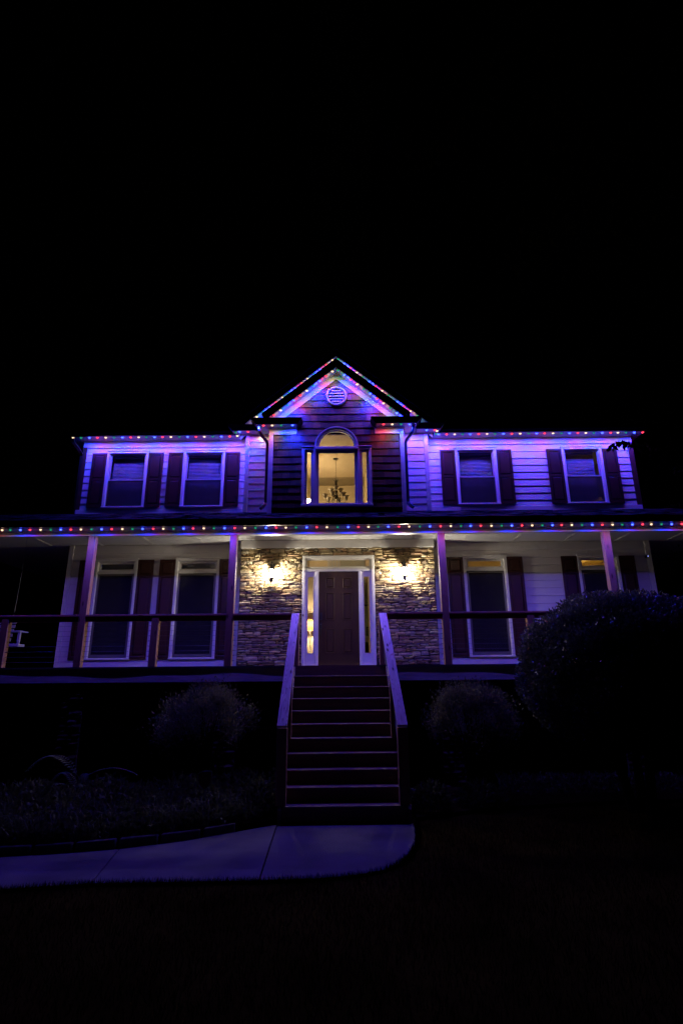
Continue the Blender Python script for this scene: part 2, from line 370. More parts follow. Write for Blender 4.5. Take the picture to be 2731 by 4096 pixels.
# lawn grass blades
def inside_path(X, Y):
    fy = np.interp(X, [p[0] for p in front], [p[1] for p in front]); by = np.interp(X, [p[0] for p in back]+[0.9], [p[1] for p in back]+[8.33])
    return (Y > fy) & (Y < by + 3.2*(X < -0.93) + 0) & (X < 0.93)
n = 120000
X = RNG.uniform(-6.5, 8.5, n); Y = 2.6 + (11.0-2.6)*RNG.random(n)**1.25
keep = ~inside_path(X, Y) & ~((X < 0.95) & (Y > 8.3)) & ~((X > 0.95) & (Y > 8.5+0.18*(X-.95)))
X, Y = X[keep], Y[keep]
xf = RNG.uniform(-6.5, .80, 9000); X = np.concatenate([X, xf]); Y = np.concatenate([Y, np.interp(xf, [p[0] for p in front], [p[1] for p in front])-RNG.random(9000)*.05+.012])
yf_ = RNG.uniform(6.6, 8.4, 2500); Y = np.concatenate([Y, yf_]); X = np.concatenate([X, np.interp(yf_, [p[1] for p in front], [p[0] for p in front])+RNG.random(2500)*.05-.010])
P = np.stack([X, Y, np.full(len(X), -0.03)], 1)
nb = len(P); h = RNG.uniform(0.035, 0.085, nb)[:, None]
ang = RNG.uniform(0, 6.283, nb); S = np.stack([np.cos(ang), np.sin(ang), np.zeros(nb)], 1)*0.0035
lean = np.stack([RNG.normal(0, .02, nb), RNG.normal(0, .02, nb), np.zeros(nb)], 1)
V = np.stack([P-S, P+S, P+lean+np.concatenate([np.zeros((nb, 2)), h], 1)], 1).reshape(-1, 3)
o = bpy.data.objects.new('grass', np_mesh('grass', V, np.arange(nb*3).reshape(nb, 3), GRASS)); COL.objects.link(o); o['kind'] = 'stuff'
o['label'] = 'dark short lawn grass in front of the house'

# ================================================================== HOUSE
house = thing('house', 'two-storey white house with brown shutters, dark shingled bay and stone entry', 'house', (CX, WY, 0))

def wall_rects(mb, x0, x1, z0, z1, y0, y1, holes, m=0):
    xs = sorted({x0, x1, *[min(max(h[i], x0), x1) for h in holes for i in (0, 1)]})
    zs = sorted({z0, z1, *[min(max(h[i], z0), z1) for h in holes for i in (2, 3)]})
    for xa, xb in zip(xs, xs[1:]):
        for za, zb in zip(zs, zs[1:]):
            cx, cz = (xa+xb)/2, (za+zb)/2
            if any(h[0] < cx < h[1] and h[2] < cz < h[3] for h in holes): continue
            mb.box(xa, xb, y0, y1, za, zb, m)

def subtract(iv, a, b):
    out = []
    for p, q in iv:
        if b <= p or a >= q: out.append((p, q)); continue
        if a > p: out.append((p, a))
        if b < q: out.append((b, q))
    return out

def siding(parent, x0, x1, zbots, ztop, Y, holes):
    """lap boards, one object each; holes = (x0,x1,z0,z1)"""
    def board(xa, xb, za, zb, zcb, zct):
        t = lambda z: Y-0.024+(z-zcb)/(zct-zcb)*0.017
        m = MB(); m.hexa([(xa, t(za), za), (xb, t(za), za), (xb, Y-.003, za), (xa, Y-.003, za), (xa, t(zb), zb), (xb, t(zb), zb), (xb, Y-.003, zb), (xa, Y-.003, zb)])
        m.obj('siding_board', SIDING, parent)
    zb = zbots
    for i, z in enumerate(zb):
        zt = min(z+0.20, ztop) if i else ztop
        zn = zb[i-1] if i else ztop
        zt = min(zn+0.016, ztop); cuts = [h for h in holes if h[2] < zt and h[3] > z]
        iv = [(x0, x1)]
        for h in cuts: iv = subtract(iv, h[0], h[1])
        if len(iv) == 1 and iv[0][1]-iv[0][0] > 3.2:      # butt joint in a long course
            j = random.uniform(iv[0][0]+1, iv[0][1]-1); iv = [(iv[0][0], j-.0015), (j+.0015, iv[0][1])]
        for a, b in iv: board(a, b, z, zt, z, zt)
        for h in cuts:
            if h[3] < zt-0.03: board(h[0], h[1], h[3], zt, z, zt)
            if h[2] > z+0.03: board(h[0], h[1], z, h[2], z, zt)

# ---- window openings (x0,x1 casing outer)
UP = [(-6.005, -4.955), (-4.062, -3.002), (2.825, 3.868), (5.52, 6.54)]
LO = [(-5.972, -4.95), (-4.045, -2.99), (2.832, 3.872), (5.56, 6.55)]
UZ0, UZ1 = 5.985, 7.50; LZ0, LZ1 = 2.335, 4.69
CW = 0.062
hole_up = [(a+CW, b-CW, UZ0+.03, UZ1-.065) for a, b in UP]
hole_lo = [(a+CW, b-CW, LZ0+.035, LZ1-.06) for a, b in LO]

# structural walls
wl = MB(); wall_rects(wl, XL, -2.43, DZ-2.1, 8.0, WY, WY+.14, hole_up[:2]+hole_lo[:2]); wing_l = wl.obj('wing_wall', SIDING, house)
wl = MB(); wall_rects(wl, 2.10, XR, DZ-2.1, 8.0, WY, WY+.14, hole_up[2:]+hole_lo[2:]); wing_r = wl.obj('wing_wall', SIDING, house)
wl = MB(); wl.box(XL, XL+.14, WY+.14, 21.4, 0, 8.0); wl.obj('side_wall', SIDING, house)
wl = MB(); wl.box(XR-.14, XR, WY+.14, 21.4, 0, 8.0); wl.obj('side_wall', SIDING, house)
wl = MB(); wl.box(XL, XR, 21.4, 21.54, 0, 8.0); wl.obj('back_wall', SIDING, house)
DOORH = (-0.97, 0.68, DZ-.05, 4.64)
wl = MB(); wall_rects(wl, -2.43, 2.10, 0, 5.05, MY, MY+.14, [DOORH])
wl.box(-2.43, -2.35, MY+.14, WY, 0, 8.0); wl.box(2.02, 2.10, MY+.14, WY, 0, 8.0)
stone_wall = wl.obj('stone_entry_wall', MORTAR, house)
BWH = (-0.94, 0.61, 5.80, 7.20)
wl = MB(); wall_rects(wl, -2.43, -1.80, 5.05, 8.0, MY, MY+.10, []); wall_rects(wl, 1.46, 2.10, 5.05, 8.0, MY, MY+.10, [])
wl.prism_y([(-2.43, 8.0), (2.09, 8.0), (CX, 9.84)], MY, MY+.10)
mid_wall = wl.obj('middle_wall', SIDING, house)
# bay wall with arched opening
AR = (-0.167, 7.25, 0.47)
wl = MB(); wall_rects(wl, -1.80, 1.46, 5.55, 7.74, BY, BY+.12, [BWH, (AR[0]-AR[2], AR[0]+AR[2], 7.20, 7.74)])
for sgn in (-1, 1):
    poly = [(AR[0]+sgn*AR[2], 7.74), (AR[0]+sgn*AR[2], AR[1])]+[(AR[0]+sgn*AR[2]*math.cos(t), AR[1]+AR[2]*math.sin(t)) for t in [math.radians(d) for d in range(6, 91, 6)]]+[(AR[0], 7.74)]
    if sgn < 0: poly = poly[::-1]
    wl.prism_y(poly, BY, BY+.12)
wl.prism_y([(-1.80, 7.74), (1.46, 7.74), (1.46, 7.93), (CX, 9.29), (-1.80, 7.93)], BY, BY+.12)
wl.box(-1.80, -1.70, BY+.12, MY, 5.55, 7.9); wl.box(1.36, 1.46, BY+.12, MY, 5.55, 7.9)
bay_wall = wl.obj('bay_wall', SHAKE[0], house)
# foundation
fd = MB(); fd.box(XL, XR, WY-.3, WY-.02, -0.1, DZ-.3); fd.obj('foundation', FOUND, house)

# ---- siding courses
zb = [7.399-0.1845*i for i in range(9)]+[5.86]
shut_w = 0.378
siding(wing_l, -6.55, -2.43, zb, 7.615, WY, hole_up[:2])
siding(wing_r, 2.10, 7.232, zb, 7.615, WY, hole_up[2:])
zm = [7.584-0.1845*i for i in range(10)]+[5.74]
siding(mid_wall, -2.33, -1.80, zm, 7.77, MY, []); siding(mid_wall, 1.46, 2.0, zm, 7.77, MY, [])
zl = [4.830-0.1838*i for i in range(14)]+[2.29]
siding(wing_l, -6.55, -2.43, zl, 5.035, WY, hole_lo[:2]); siding(wing_r, 2.10, 7.232, zl, 5.035, WY, hole_lo[2:])

# ---- trim boards
def trim(name, x0, x1, y0, y1, z0, z1, m=TRIM, parent=house, b=0.004):
    o = MB().box(x0, x1, y0, y1, z0, z1).obj(name, m, parent); 
    if b: bev(o, b, 1)
    return o
for x0, x1 in ((XL, -2.43), (2.10, XR)):
    trim('frieze_board', x0, x1, WY-.034, WY-.001, 7.622, SZ+.02)
    trim('frieze_moulding', x0+.1, x1-.1, WY-.044, WY-.034, 7.596, 7.624)
    trim('base_board', x0, x1, WY-.035, WY-.001, 5.80, 5.945)
    trim('skirt_board', x0, x1, WY-.030, WY-.001, 2.10, 2.285)
for x0, x1 in ((XL-.01, -6.552), (7.235, XR+.01)):
    trim('end_corner_board', x0, x1, WY-.032, WY+.2, 5.86, 7.62, DARKTRIM); trim('end_corner_board', x0, x1, WY-.032, WY+.2, 2.11, 5.03, TRIM)
for x0, x1 in ((-2.435, -2.333), (2.003, 2.108)): trim('corner_board', x0, x1, MY-.030, MY+.3, 5.74, SZ)
for x0, x1 in ((-1.810, -1.705), (1.372, 1.468)): trim('corner_board', x0, x1, BY-.034, BY+.33, 5.60, 7.80)
trim('bay_frieze', -1.706, -1.14, BY-.045, BY-.001, 7.61, SZ+.02); trim('bay_frieze', 0.766, 1.373, BY-.045, BY-.001, 7.61, SZ+.02)
# gable rake friezes (white boards along the slope inside the bay gable)
def slope_strip(name, m, xa, za, xb, zb_, drop, y0, y1):
    s = MB(); s.prism_y([(xa, za-drop), (xb, zb_-drop), (xb, zb_), (xa, za)] if xb > xa else [(xb, zb_-drop), (xa, za-drop), (xa, za), (xb, zb_)], y0, y1); return s.obj(name, m, house)
K = 0.836
slope_strip('rake_frieze', TRIM, CX-1.66, 9.30-K*1.66, CX, 9.30, .175, BY-.03, BY-.001)
slope_strip('rake_frieze', TRIM, CX, 9.30, CX+1.66, 9.30-K*1.66, .175, BY-.03, BY-.001)
slope_strip('rake_frieze', TRIM, CX-2.4, 9.83-K*2.4, CX, 9.83, .16, MY-.03, MY-.001)
slope_strip('rake_frieze', TRIM, CX, 9.83, CX+2.4, 9.83-K*2.4, .16, MY-.03, MY-.001)

# ---- shingles of the bay (each a piece); courses measured up the gable
zs = [8.908-0.1865*i for i in range(18)]
pieces = []
for i, z in enumerate(zs):
    zt = z+0.1865+.02
    hw = 1.52 if z < 7.9 else max(0.0, min(1.52, (9.14-z)/K))
    xa0, xb0 = max(-1.705, CX-hw), min(1.372, CX+hw)
    x = xa0
    while x < xb0-.01:
        w = random.choice((0.10, 0.13, 0.15, 0.17, 0.20, 0.24)); xe = min(x+w, xb0)
        if xb0-xe < .05: xe = xb0
        a, b = x+.003, xe-.003; x = xe
        if z < 7.60 and False: pass
        iv = [(a, b)]
        zc = z+.09
        if z < 7.24 and zt > 5.78: iv = subtract(iv, -0.965, 0.635)
        if z+.2 > 7.20 and z < 7.75:
            hh = max(0.0, (max(z, 7.25)-7.25)); r = 0.485
            if hh < r: w_ = math.sqrt(r*r-hh*hh); iv = subtract(iv, AR[0]-w_, AR[0]+w_)
        if 8.36 < zc < 8.93:      # vent disc covers: leave whole, the vent sits proud
            pass
        for p, q in iv:
            if q-p > .012: pieces.append((p, q, z, zt))
vis = sorted(pieces, key=lambda p: -(p[2]+random.random()*.01))
def shingle_geo(m, p, mi=0):
    a, b, z, zt = p; dz = random.uniform(-.004, .004); dy = random.uniform(-.003, .003)
    m.hexa([(a, BY-.026+dy, z+dz), (b, BY-.026+dy+random.uniform(-.002, .002), z+dz), (b, BY-.002, z+dz), (a, BY-.002, z+dz), (a, BY-.007, zt), (b, BY-.007, zt), (b, BY-.002, zt), (a, BY-.002, zt)], mi)
for p in vis[:300]:
    m = MB(); shingle_geo(m, p); m.obj('shingle', random.choice(SHAKE), bay_wall)
if len(vis) > 300:
    m = MB()
    for p in vis[300:]: shingle_geo(m, p, random.randrange(4))
    m.obj('shingle_field', SHAKE, bay_wall, kind='stuff')

# ---- gable vent
vt = MB(); n = 40; ro, ri = 0.262, 0.205; vc = (-0.165, 8.642)
ring = [(vc[0]+r*math.cos(2*math.pi*k/n), y, vc[1]+r*math.sin(2*math.pi*k/n)) for r, y in ((ro, BY-.02), (ro, BY-.055), (ro-.02, BY-.065), (ri+.01, BY-.06), (ri, BY-.045), (ri, BY-.01)) for k in range(n)]
vt.add(ring, [(i*n+k, i*n+(k+1) % n, (i+1)*n+(k+1) % n, (i+1)*n+k) for i in range(5) for k in range(n)])
vent = vt.obj('gable_vent', TRIM, house, smooth=True)
vb = MB(); vb.prism_y([(vc[0]+ri*math.cos(2*math.pi*k/n), vc[1]+ri*math.sin(2*math.pi*k/n)) for k in range(n)], BY-.030, BY-.029); vb.obj('vent_backing', BLACKPL, vent)
for j in range(5):
    z = vc[1]-.148+j*.074; w = math.sqrt(max(.0004, ri*ri-(abs(z-vc[1])+.016)**2))
    m = MB(); m.hexa([(vc[0]-w, BY-.056, z-.018), (vc[0]+w, BY-.056, z-.018), (vc[0]+w, BY-.050, z-.018), (vc[0]-w, BY-.050, z-.018), (vc[0]-w, BY-.046, z+.016), (vc[0]+w, BY-.046, z+.016), (vc[0]+w, BY-.041, z+.016), (vc[0]-w, BY-.041, z+.016)])
    m.obj('louver', TRIM, vent)

# ---- eaves: soffits, gutters
def soffit(x0, x1, y0, y1, z=SZ): MB().box(x0, x1, y0, y1, z, z+.018).obj('soffit', TRIM, house)
soffit(-6.88, -2.60, 12.96, WY-.036); soffit(2.28, 7.54, 12.96, WY-.036)
soffit(-2.72, -2.06, 12.70, 12.958); soffit(1.72, 2.36, 12.70, 12.958)
soffit(-2.60, -2.437, 12.96, WY-.036, SZ+.001) if False else None
soffit(-6.88, XL-.012, WY-.034, 21.7); soffit(XR+.012, 7.54, WY-.034, 21.7)
soffit(-2.08, -1.14, 12.36, BY-.002); soffit(0.79, 1.74, 12.36, BY-.002)
soffit(-2.08, -1.812, BY, MY-.031); soffit(1.47, 1.74, BY, MY-.031)
def gutter_x(x0, x1, yf, z=7.757, h=0.092, out=0.095, name='gutter', caps=True):
    """K-style gutter running along X; yf = face of the bottom front edge"""
    prof = [(yf+.015, z), (yf-.035, z), (yf-.045, z+.035), (yf-out+.01, z+.07), (yf-out, z+.085), (yf-out, z+h), (yf-out+.012, z+h), (yf+.015, z+h-.012)]
    m = MB(); m.prism_x([(y, q) for y, q in prof], x0, x1); return m.obj(name, BLACKGUT, house)
gutter_x(-6.90, -2.70, 12.955); gutter_x(2.38, 7.56, 12.955)
def frustum_ring(name, bx0, bx1, by0, by1, spread_l, spread_r, spread_f, z0, z1, m=BLACKGUT):
    s = MB(); t = .018
    B = [(bx0, by0), (bx1, by0), (bx1, by1), (bx0, by1)]; T = [(bx0-spread_l, by0-spread_f), (bx1+spread_r, by0-spread_f), (bx1+spread_r, by1), (bx0-spread_l, by1)]
    I = [(bx0+t, by0+t), (bx1-t, by0+t), (bx1-t, by1), (bx0+t, by1)]
    P = [(x, y, z0) for x, y in B]+[(x, y, z1) for x, y in T]+[(x, y, z0) for x, y in I]+[(x, y, SZ) for x, y in I]
    F = [(0, 1, 5, 4), (1, 2, 6, 5), (3, 0, 4, 7), (4, 5, 6, 7), (1, 0, 8, 9), (2, 1, 9, 10), (0, 3, 11, 8), (8, 12, 13, 9), (9, 13, 14, 10), (11, 15, 12, 8)]
    s.add(P, F); return s.obj(name, m, house)
frustum_ring('gutter', -2.10, -1.10, 12.34, BY-.03, .13, .12, .10, 7.755, 7.885)
frustum_ring('gutter', 0.78, 1.765, 12.34, BY-.03, .12, .13, .10, 7.755, 7.885)
frustum_ring('gutter', -2.73, -2.12, 12.68, 12.90, .12, .0, .10, 7.755, 7.88)
frustum_ring('gutter', 1.79, 2.375, 12.68, 12.90, .0, .12, .10, 7.755, 7.88)
for x0, x1 in ((-6.93, -6.88), (7.54, 7.59)): MB().box(x0, x1, 12.86, 21.7, 7.75, 7.85).obj('fascia', BLACKGUT, house)
for x0, x1 in ((-2.112, -2.085), (1.742, 1.772)): MB().box(x0, x1, BY-.028, MY-.002, 7.742, 7.885).obj('fascia', BLACKGUT, house)
# ---- rakes of the two gables: soffit on the slope + dark fascia + roof
def rake(Yf, Yw, apex, half, fh, roof_back):
    for sg in (-1, 1):
        xe = CX+sg*half; ze = apex-K*half
        s = MB(); q = [(CX, Yf+.02, apex+.012), (xe, Yf+.02, ze+.012), (xe, Yw-.002, ze+.012), (CX, Yw-.002, apex+.012)]
        s.add(q+[(x, y, z+.015) for x, y, z in q], [(0, 1, 2, 3) if sg > 0 else (3, 2, 1, 0), (7, 6, 5, 4) if sg > 0 else (4, 5, 6, 7), (0, 4, 5, 1), (2, 6, 7, 3)]); s.obj('rake_soffit', TRIM, house)
        f = MB(); poly = [(CX, apex), (xe, ze), (xe, ze+fh), (CX, apex+fh)]
        f.prism_y(poly if sg > 0 else poly[::-1], Yf-.022, Yf+.019); f.obj('rake_fascia', BLACKGUT, house)
        r = MB(); q = [(CX, Yf-.06, apex+fh+.004), (xe+sg*.12, Yf-.06, ze+fh+.004-K*.12), (xe+sg*.12, roof_back, ze+fh+.004-K*.12), (CX, roof_back, apex+fh+.004)]
        r.add(q+[(x, y, z+.035) for x, y, z in q], [(3, 2, 1, 0) if sg > 0 else (0, 1, 2, 3), (4, 5, 6, 7), (0, 1, 5, 4), (1, 2, 6, 5), (2, 3, 7, 6), (3, 0, 4, 7)]); r.obj('gable_roof', ROOFM, house)
rake(12.34, BY-.032, 9.285, 1.665, 0.185, MY-.002)
rake(12.68, MY-.032, 9.815, 2.44, 0.185, 17.6)
# ---- main hip roof
r = MB(); e = [(-6.95, 12.9), (7.6, 12.9), (7.6, 21.75), (-6.95, 21.75)]
r.add([(x, y, 7.858) for x, y in e]+[(-2.6, 17.35, 10.55), (3.3, 17.35, 10.55)]+[(x, y, 7.846) for x, y in e], [(0, 1, 5, 4), (1, 2, 5), (2, 3, 4, 5), (3, 0, 4), (9, 8, 7, 6)]); roof = r.obj('main_roof', ROOFM, house)
r = MB()
for k in range(1, 18):       # shingle courses as low steps on the front slope
    t = k/18; y0 = 12.9+t*4.45; z0 = 7.858+t*2.692; xa = -6.95+t*4.35; xb = 7.6-t*4.3
    r.hexa([(xa, y0, z0), (xb, y0, z0), (xb, y0+.05, z0+.03), (xa, y0+.05, z0+.03), (xa, y0-.002, z0+.008), (xb, y0-.002, z0+.008), (xb, y0+.05, z0+.034), (xa, y0+.05, z0+.034)])
r.obj('shingle_courses', ROOFM, roof, kind='stuff')

# ---- downspouts
for sg, xc in ((-1, -1.865), (1, 1.525)):
    xt = xc+sg*.165
    pts = [(xt, 12.50, 7.76), (xt, 12.50, 7.66), (xt-sg*.02, 12.52, 7.60), (xt-sg*.07, 12.60, 7.545), (xc+sg*.02, 12.74, 7.49), (xc, 12.78, 7.43), (xc, 12.79, 7.32), (xc, 12.79, 6.0), (xc, 12.79, 5.90), (xc+sg*.05, 12.74, 5.80), (xc+sg*.11, 12.70, 5.74)]
    bev(MB().rect_tube(pts, .070, .055).obj('downspout', BLACKGUT, house), .008, 2)
MB().rect_tube([(-6.80, 13.0, 7.75), (-6.80, 13.02, 7.66), (-6.72, 13.25, 7.52), (-6.71, 13.40, 7.42), (-6.71, 13.42, 5.9)], .07, .055).obj('downspout', DARKTRIM, house)

# ---- shutters
def shutter(x0, x1, z0, z1, zsplit, Y=WY):
    yb, yf = Y-.026, Y-.058
    m = MB(); st = .055
    mid0, mid1 = zsplit-.035, zsplit+.035
    holes = [(x0+st, x1-st, z0+.085, mid0), (x0+st, x1-st, mid1, z1-.06)]
    wall_rects(m, x0, x1, z0, z1, yf, yb, holes)
    sh = m.obj('shutter', SHUT, house)
    for h in holes:
        p = MB(); a, b, c, d = h; i = .030
        p.add([(a, yf+.020, c), (b, yf+.020, c), (b, yf+.020, d), (a, yf+.020, d), (a+i, yf+.003, c+i), (b-i, yf+.003, c+i), (b-i, yf+.003, d-i), (a+i, yf+.003, d-i)],
              [(0, 1, 5, 4), (1, 2, 6, 5), (2, 3, 7, 6), (3, 0, 4, 7), (4, 5, 6, 7)])
        p.obj('raised_panel', SHUT, sh)
for a, b in UP:
    shutter(a-.002-shut_w, a-.002, 5.995, 7.445, 6.735); shutter(b+.002, b+.002+shut_w, 5.995, 7.445, 6.735)
for a, b in LO:
    shutter(a-.002-shut_w, a-.002, 2.345, 4.665, 4.275); shutter(b+.002, b+.002+shut_w, 2.345, 4.665, 4.275)

# ---- windows
def casing(x0, x1, z0, z1, Y, w=CW, sill=True, name='window'):
    m = MB(); yf, yb = Y-.062, Y-.002
    m.box(x0, x0+w, yf, yb, z0+.03, z1-.062); m.box(x1-w, x1, yf, yb, z0+.03, z1-.062)
    m.box(x0, x1, yf, yb, z1-.062, z1-.012); m.box(x0-.012, x1+.012, yf-.014, yb, z1-.012, z1+.012)
    m.box(x0-.004, x1+.004, yf-.022, yb, z0, z0+.03)
    for xa, xb in ((x0+w, x0+w+.012), (x1-w-.012, x1-w)): m.box(xa, xb, yf+.028, Y+.06, z0+.03, z1-.062)   # jamb
    m.box(x0+w, x1-w, yf+.028, Y+.06, z1-.075, z1-.062); m.box(x0+w, x1-w, yf+.028, Y+.06, z0+.03, z0+.043)
    return bev(m.obj(name, TRIM, house), .004, 1)
def blinds(x0, x1, z0, z1, y, pitch, parent, m=BLIND, tilt=0.9):
    b = MB(); z = z0
    b.box(x0, x1, y-.02, y+.02, z1-.045, z1)
    while z < z1-.06:
        h = .023*math.sin(tilt); d = .023*math.cos(tilt)
        b.hexa([(x0, y-d, z-h), (x1, y-d, z-h), (x1, y-d+.002, z-h), (x0, y-d+.002, z-h), (x0, y+d, z+h), (x1, y+d, z+h), (x1, y+d+.002, z+h), (x0, y+d+.002, z+h)])
        z += pitch
    for xs_ in (x0+.12, x1-.12): b.box(xs_-.002, xs_+.002, y-.026, y-.024, z0-.02, z1-.02)
    return b.obj('blind', m, parent)
def frame_rect(m, x0, x1, z0, z1, w, y0, y1, bot=None):
    bt = bot or w
    m.box(x0, x0+w, y0, y1, z0, z1); m.box(x1-w, x1, y0, y1, z0, z1); m.box(x0+w, x1-w, y0, y1, z1-w, z1); m.box(x0+w, x1-w, y0, y1, z0, z0+bt)
for k, (a, b) in enumerate(UP):
    w = casing(a, b, UZ0, UZ1, WY)
    x0, x1, z0, z1 = a+CW+.013, b-CW-.013, UZ0+.044, UZ1-.076
    zm_ = 6.735
    m = MB(); frame_rect(m, x0, x1, zm_-.018, z1, .034, WY+.005, WY+.030); m.obj('upper_sash', VINYL, w)
    m = MB(); frame_rect(m, x0, x1, z0, zm_+.018, .034, WY+.034, WY+.058, .05); m.obj('lower_sash', VINYL, w)
    MB().box(x0+.03, x1-.03, WY+.016, WY+.020, zm_+.01, z1-.03).obj('pane', GLASS, w)
    MB().box(x0+.03, x1-.03, WY+.044, WY+.048, z0+.04, zm_-.01).obj('pane', GLASS, w)
    MB().box(x0+.002, x1-.002, WY-.008, WY-.006, z0+.002, zm_-.03).obj('insect_screen', SCREEN, w)
    m = MB(); frame_rect(m, x0, x1, z0, zm_-.02, .014, WY-.014, WY-.004); m.obj('screen_frame', SCREENFR, w)
    blinds(x0+.02, x1-(.02 if k < 3 else .075), z0+.01, z1-.005, WY+.16, .0385, w)
for k, (a, b) in enumerate(LO):
    w = casing(a, b, LZ0, LZ1, WY)
    x0, x1 = a+CW+.013, b-CW-.013
    m = MB(); m.box(a+CW, b-CW, WY-.050, WY+.06, 4.328, 4.392); m.obj('transom_bar', TRIM, w)
    m = MB(); frame_rect(m, x0, x1, 4.393, LZ1-.076, .045, WY-.004, WY+.04); m.obj('transom_sash', TRIM, w)
    MB().box(x0+.04, x1-.04, WY+.015, WY+.019, 4.43, LZ1-.115).obj('transom_pane', GLASS, w)
    m = MB(); frame_rect(m, x0, x1, LZ0+.045, 4.326, .045, WY-.026, WY-.008, .075); m.obj('screen_frame', SCREENFR, w)
    MB().box(x0+.04, x1-.04, WY-.018, WY-.016, LZ0+.11, 4.285).obj('insect_screen', SCREEN, w)
    m = MB(); m.box(x0, x1, WY+.02, WY+.05, 3.33, 3.37); m.obj('meeting_rail', VINYL, w)
    MB().box(x0, x1, WY+.030, WY+.034, LZ0+.045, 4.326).obj('pane', GLASSD, w)
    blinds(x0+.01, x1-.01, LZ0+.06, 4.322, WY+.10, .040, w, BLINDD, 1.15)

# ---- bay window: three lights under a half-round
m = MB(); Y = BY; yf = Y-.070
m.box(-1.0, -0.935, yf, Y-.002, 5.80, 7.20); m.box(0.605, 0.67, yf, Y-.002, 5.80, 7.20)
m.box(-1.0, -0.690, yf, Y-.002, 7.20, 7.262); m.box(0.356, 0.67, yf, Y-.002, 7.20, 7.262)
m.box(-1.015, -0.690, yf-.02, Y-.002, 7.262, 7.28); m.box(0.356, 0.685, yf-.02, Y-.002, 7.262, 7.28)
m.box(-0.690, 0.356, yf-.018, Y-.002, 7.205, 7.262)
m.box(-1.01, 0.68, yf-.028, Y-.002, 5.755, 5.80)
bay_win = bev(m.obj('arched_window', TRIM, house), .004, 1)
m = MB(); nn = 30
def arch_ring(m, prof, mi=0):
    P = []; F = []
    for k in range(nn+1):
        t = math.pi*k/nn
        for r, y in prof: P.append((AR[0]+r*math.cos(t), y, AR[1]+.012+r*math.sin(t)))
    L = len(prof)
    for k in range(nn):
        for j in range(L): F.append((k*L+j, k*L+(j+1) % L, (k+1)*L+(j+1) % L, (k+1)*L+j))
    m.add(P, F, mi)
arch_ring(m, [(.530, Y-.002), (.530, yf-.022), (.505, yf-.022), (.500, yf), (.455, yf), (.448, yf+.02), (.448, Y+.08), (.47, Y+.08)])
m.obj('arch_casing', TRIM, bay_win, smooth=False)
m = MB(); arch_ring(m, [(.447, Y+.01), (.447, Y-.015), (.425, Y-.02), (.425, Y+.01)]); m.box(AR[0]-.447, AR[0]+.447, Y-.02, Y+.04, 7.262, 7.285); m.obj('arch_sash', TRIM, bay_win)
m = MB(); m.prism_y([(AR[0]-.43, 7.27), (AR[0]+.43, 7.27)]+[(AR[0]+.43*math.cos(math.pi*k/nn), 7.27+.43*math.sin(math.pi*k/nn)) for k in range(1, nn)], Y-.004, Y); m.obj('arch_pane', GLASS, bay_win)
for xa, xb in ((-0.728, -0.672), (0.338, 0.394)): MB().box(xa, xb, yf, Y+.08, 5.80, 7.204).obj('mullion', TRIM, bay_win)
for xa, xb, w_ in ((-0.934, -0.729, .055), (-0.671, 0.337, .075), (0.395, 0.604, .055)):
    m = MB(); frame_rect(m, xa, xb, 5.801, 7.19, w_, Y-.022, Y+.025, .045); sa = m.obj('sash', TRIM, bay_win)
    MB().box(xa+w_-.006, xb-w_+.006, Y-.002, Y+.002, 5.84, 7.12).obj('pane', GLASS, bay_win)
    m = MB(); m.box(xa, xb, Y-.03, Y+.08, 7.19, 7.204); m.obj('head_jamb', TRIM, bay_win)

# ---- entry: door, sidelights, transom
Y = MY
m = MB(); yf = Y-.070; yb = Y+.10
m.box(-0.978, -0.915, yf, yb, DZ, 4.59); m.box(0.628, 0.691, yf, yb, DZ, 4.59); m.box(-0.978, 0.691, yf, yb, 4.59, 4.652)
m.box(-0.915, 0.628, yf+.01, yb, 4.278, 4.345); m.box(-0.675, -0.604, yf+.012, yb, DZ, 4.278); m.box(0.322, 0.388, yf+.012, yb, DZ, 4.278)
m.box(-0.99, 0.70, Y-.12, yb, DZ+.001, DZ+.048)
entry = bev(m.obj('entry_frame', TRIM, house), .005, 1)
m = MB(); frame_rect(m, -0.915, 0.628, 4.345, 4.59, .045, Y-.045, Y-.005); m.box(-0.87, 0.583, Y-.052, Y-.046, 4.372, 4.38); m.obj('transom_sash', TRIM, entry)
MB().box(-0.872, 0.585, Y-.024, Y-.020, 4.385, 4.55).obj('transom_pane', GLASS, entry)
for xa, xb, ga, gb in ((-0.915, -0.675, -0.852, -0.722), (0.388, 0.628, 0.437, 0.566)):
    m = MB(); wall_rects(m, xa, xb, DZ+.05, 4.278, Y-.030, Y+.012, [(ga, gb, 2.43, 4.152)]); sl = m.obj('sidelight', TRIM, entry)
    m = MB(); frame_rect(m, ga-.012, gb+.012, 2.418, 4.164, .012, Y-.038, Y-.030); m.obj('glass_stop', TRIM, entry)
    MB().box(ga-.004, gb+.004, Y-.012, Y-.008, 2.426, 4.156).obj('sidelight_pane', GLASS, entry)
px = [(-0.444, -0.235), (-0.046, 0.163)]; pz = [(2.428, 2.96), (3.158, 3.775), (3.892, 4.128)]
holes = [(a, b, c, d) for a, b in px for c, d in pz]
m = MB(); wall_rects(m, -0.602, 0.320, DZ+.055, 4.274, Y-.02, Y+.022, holes); m.box(-0.602, .32, Y+.022, Y+.026, DZ+.055, 4.274)
door = m.obj('front_door', DOOR, house)
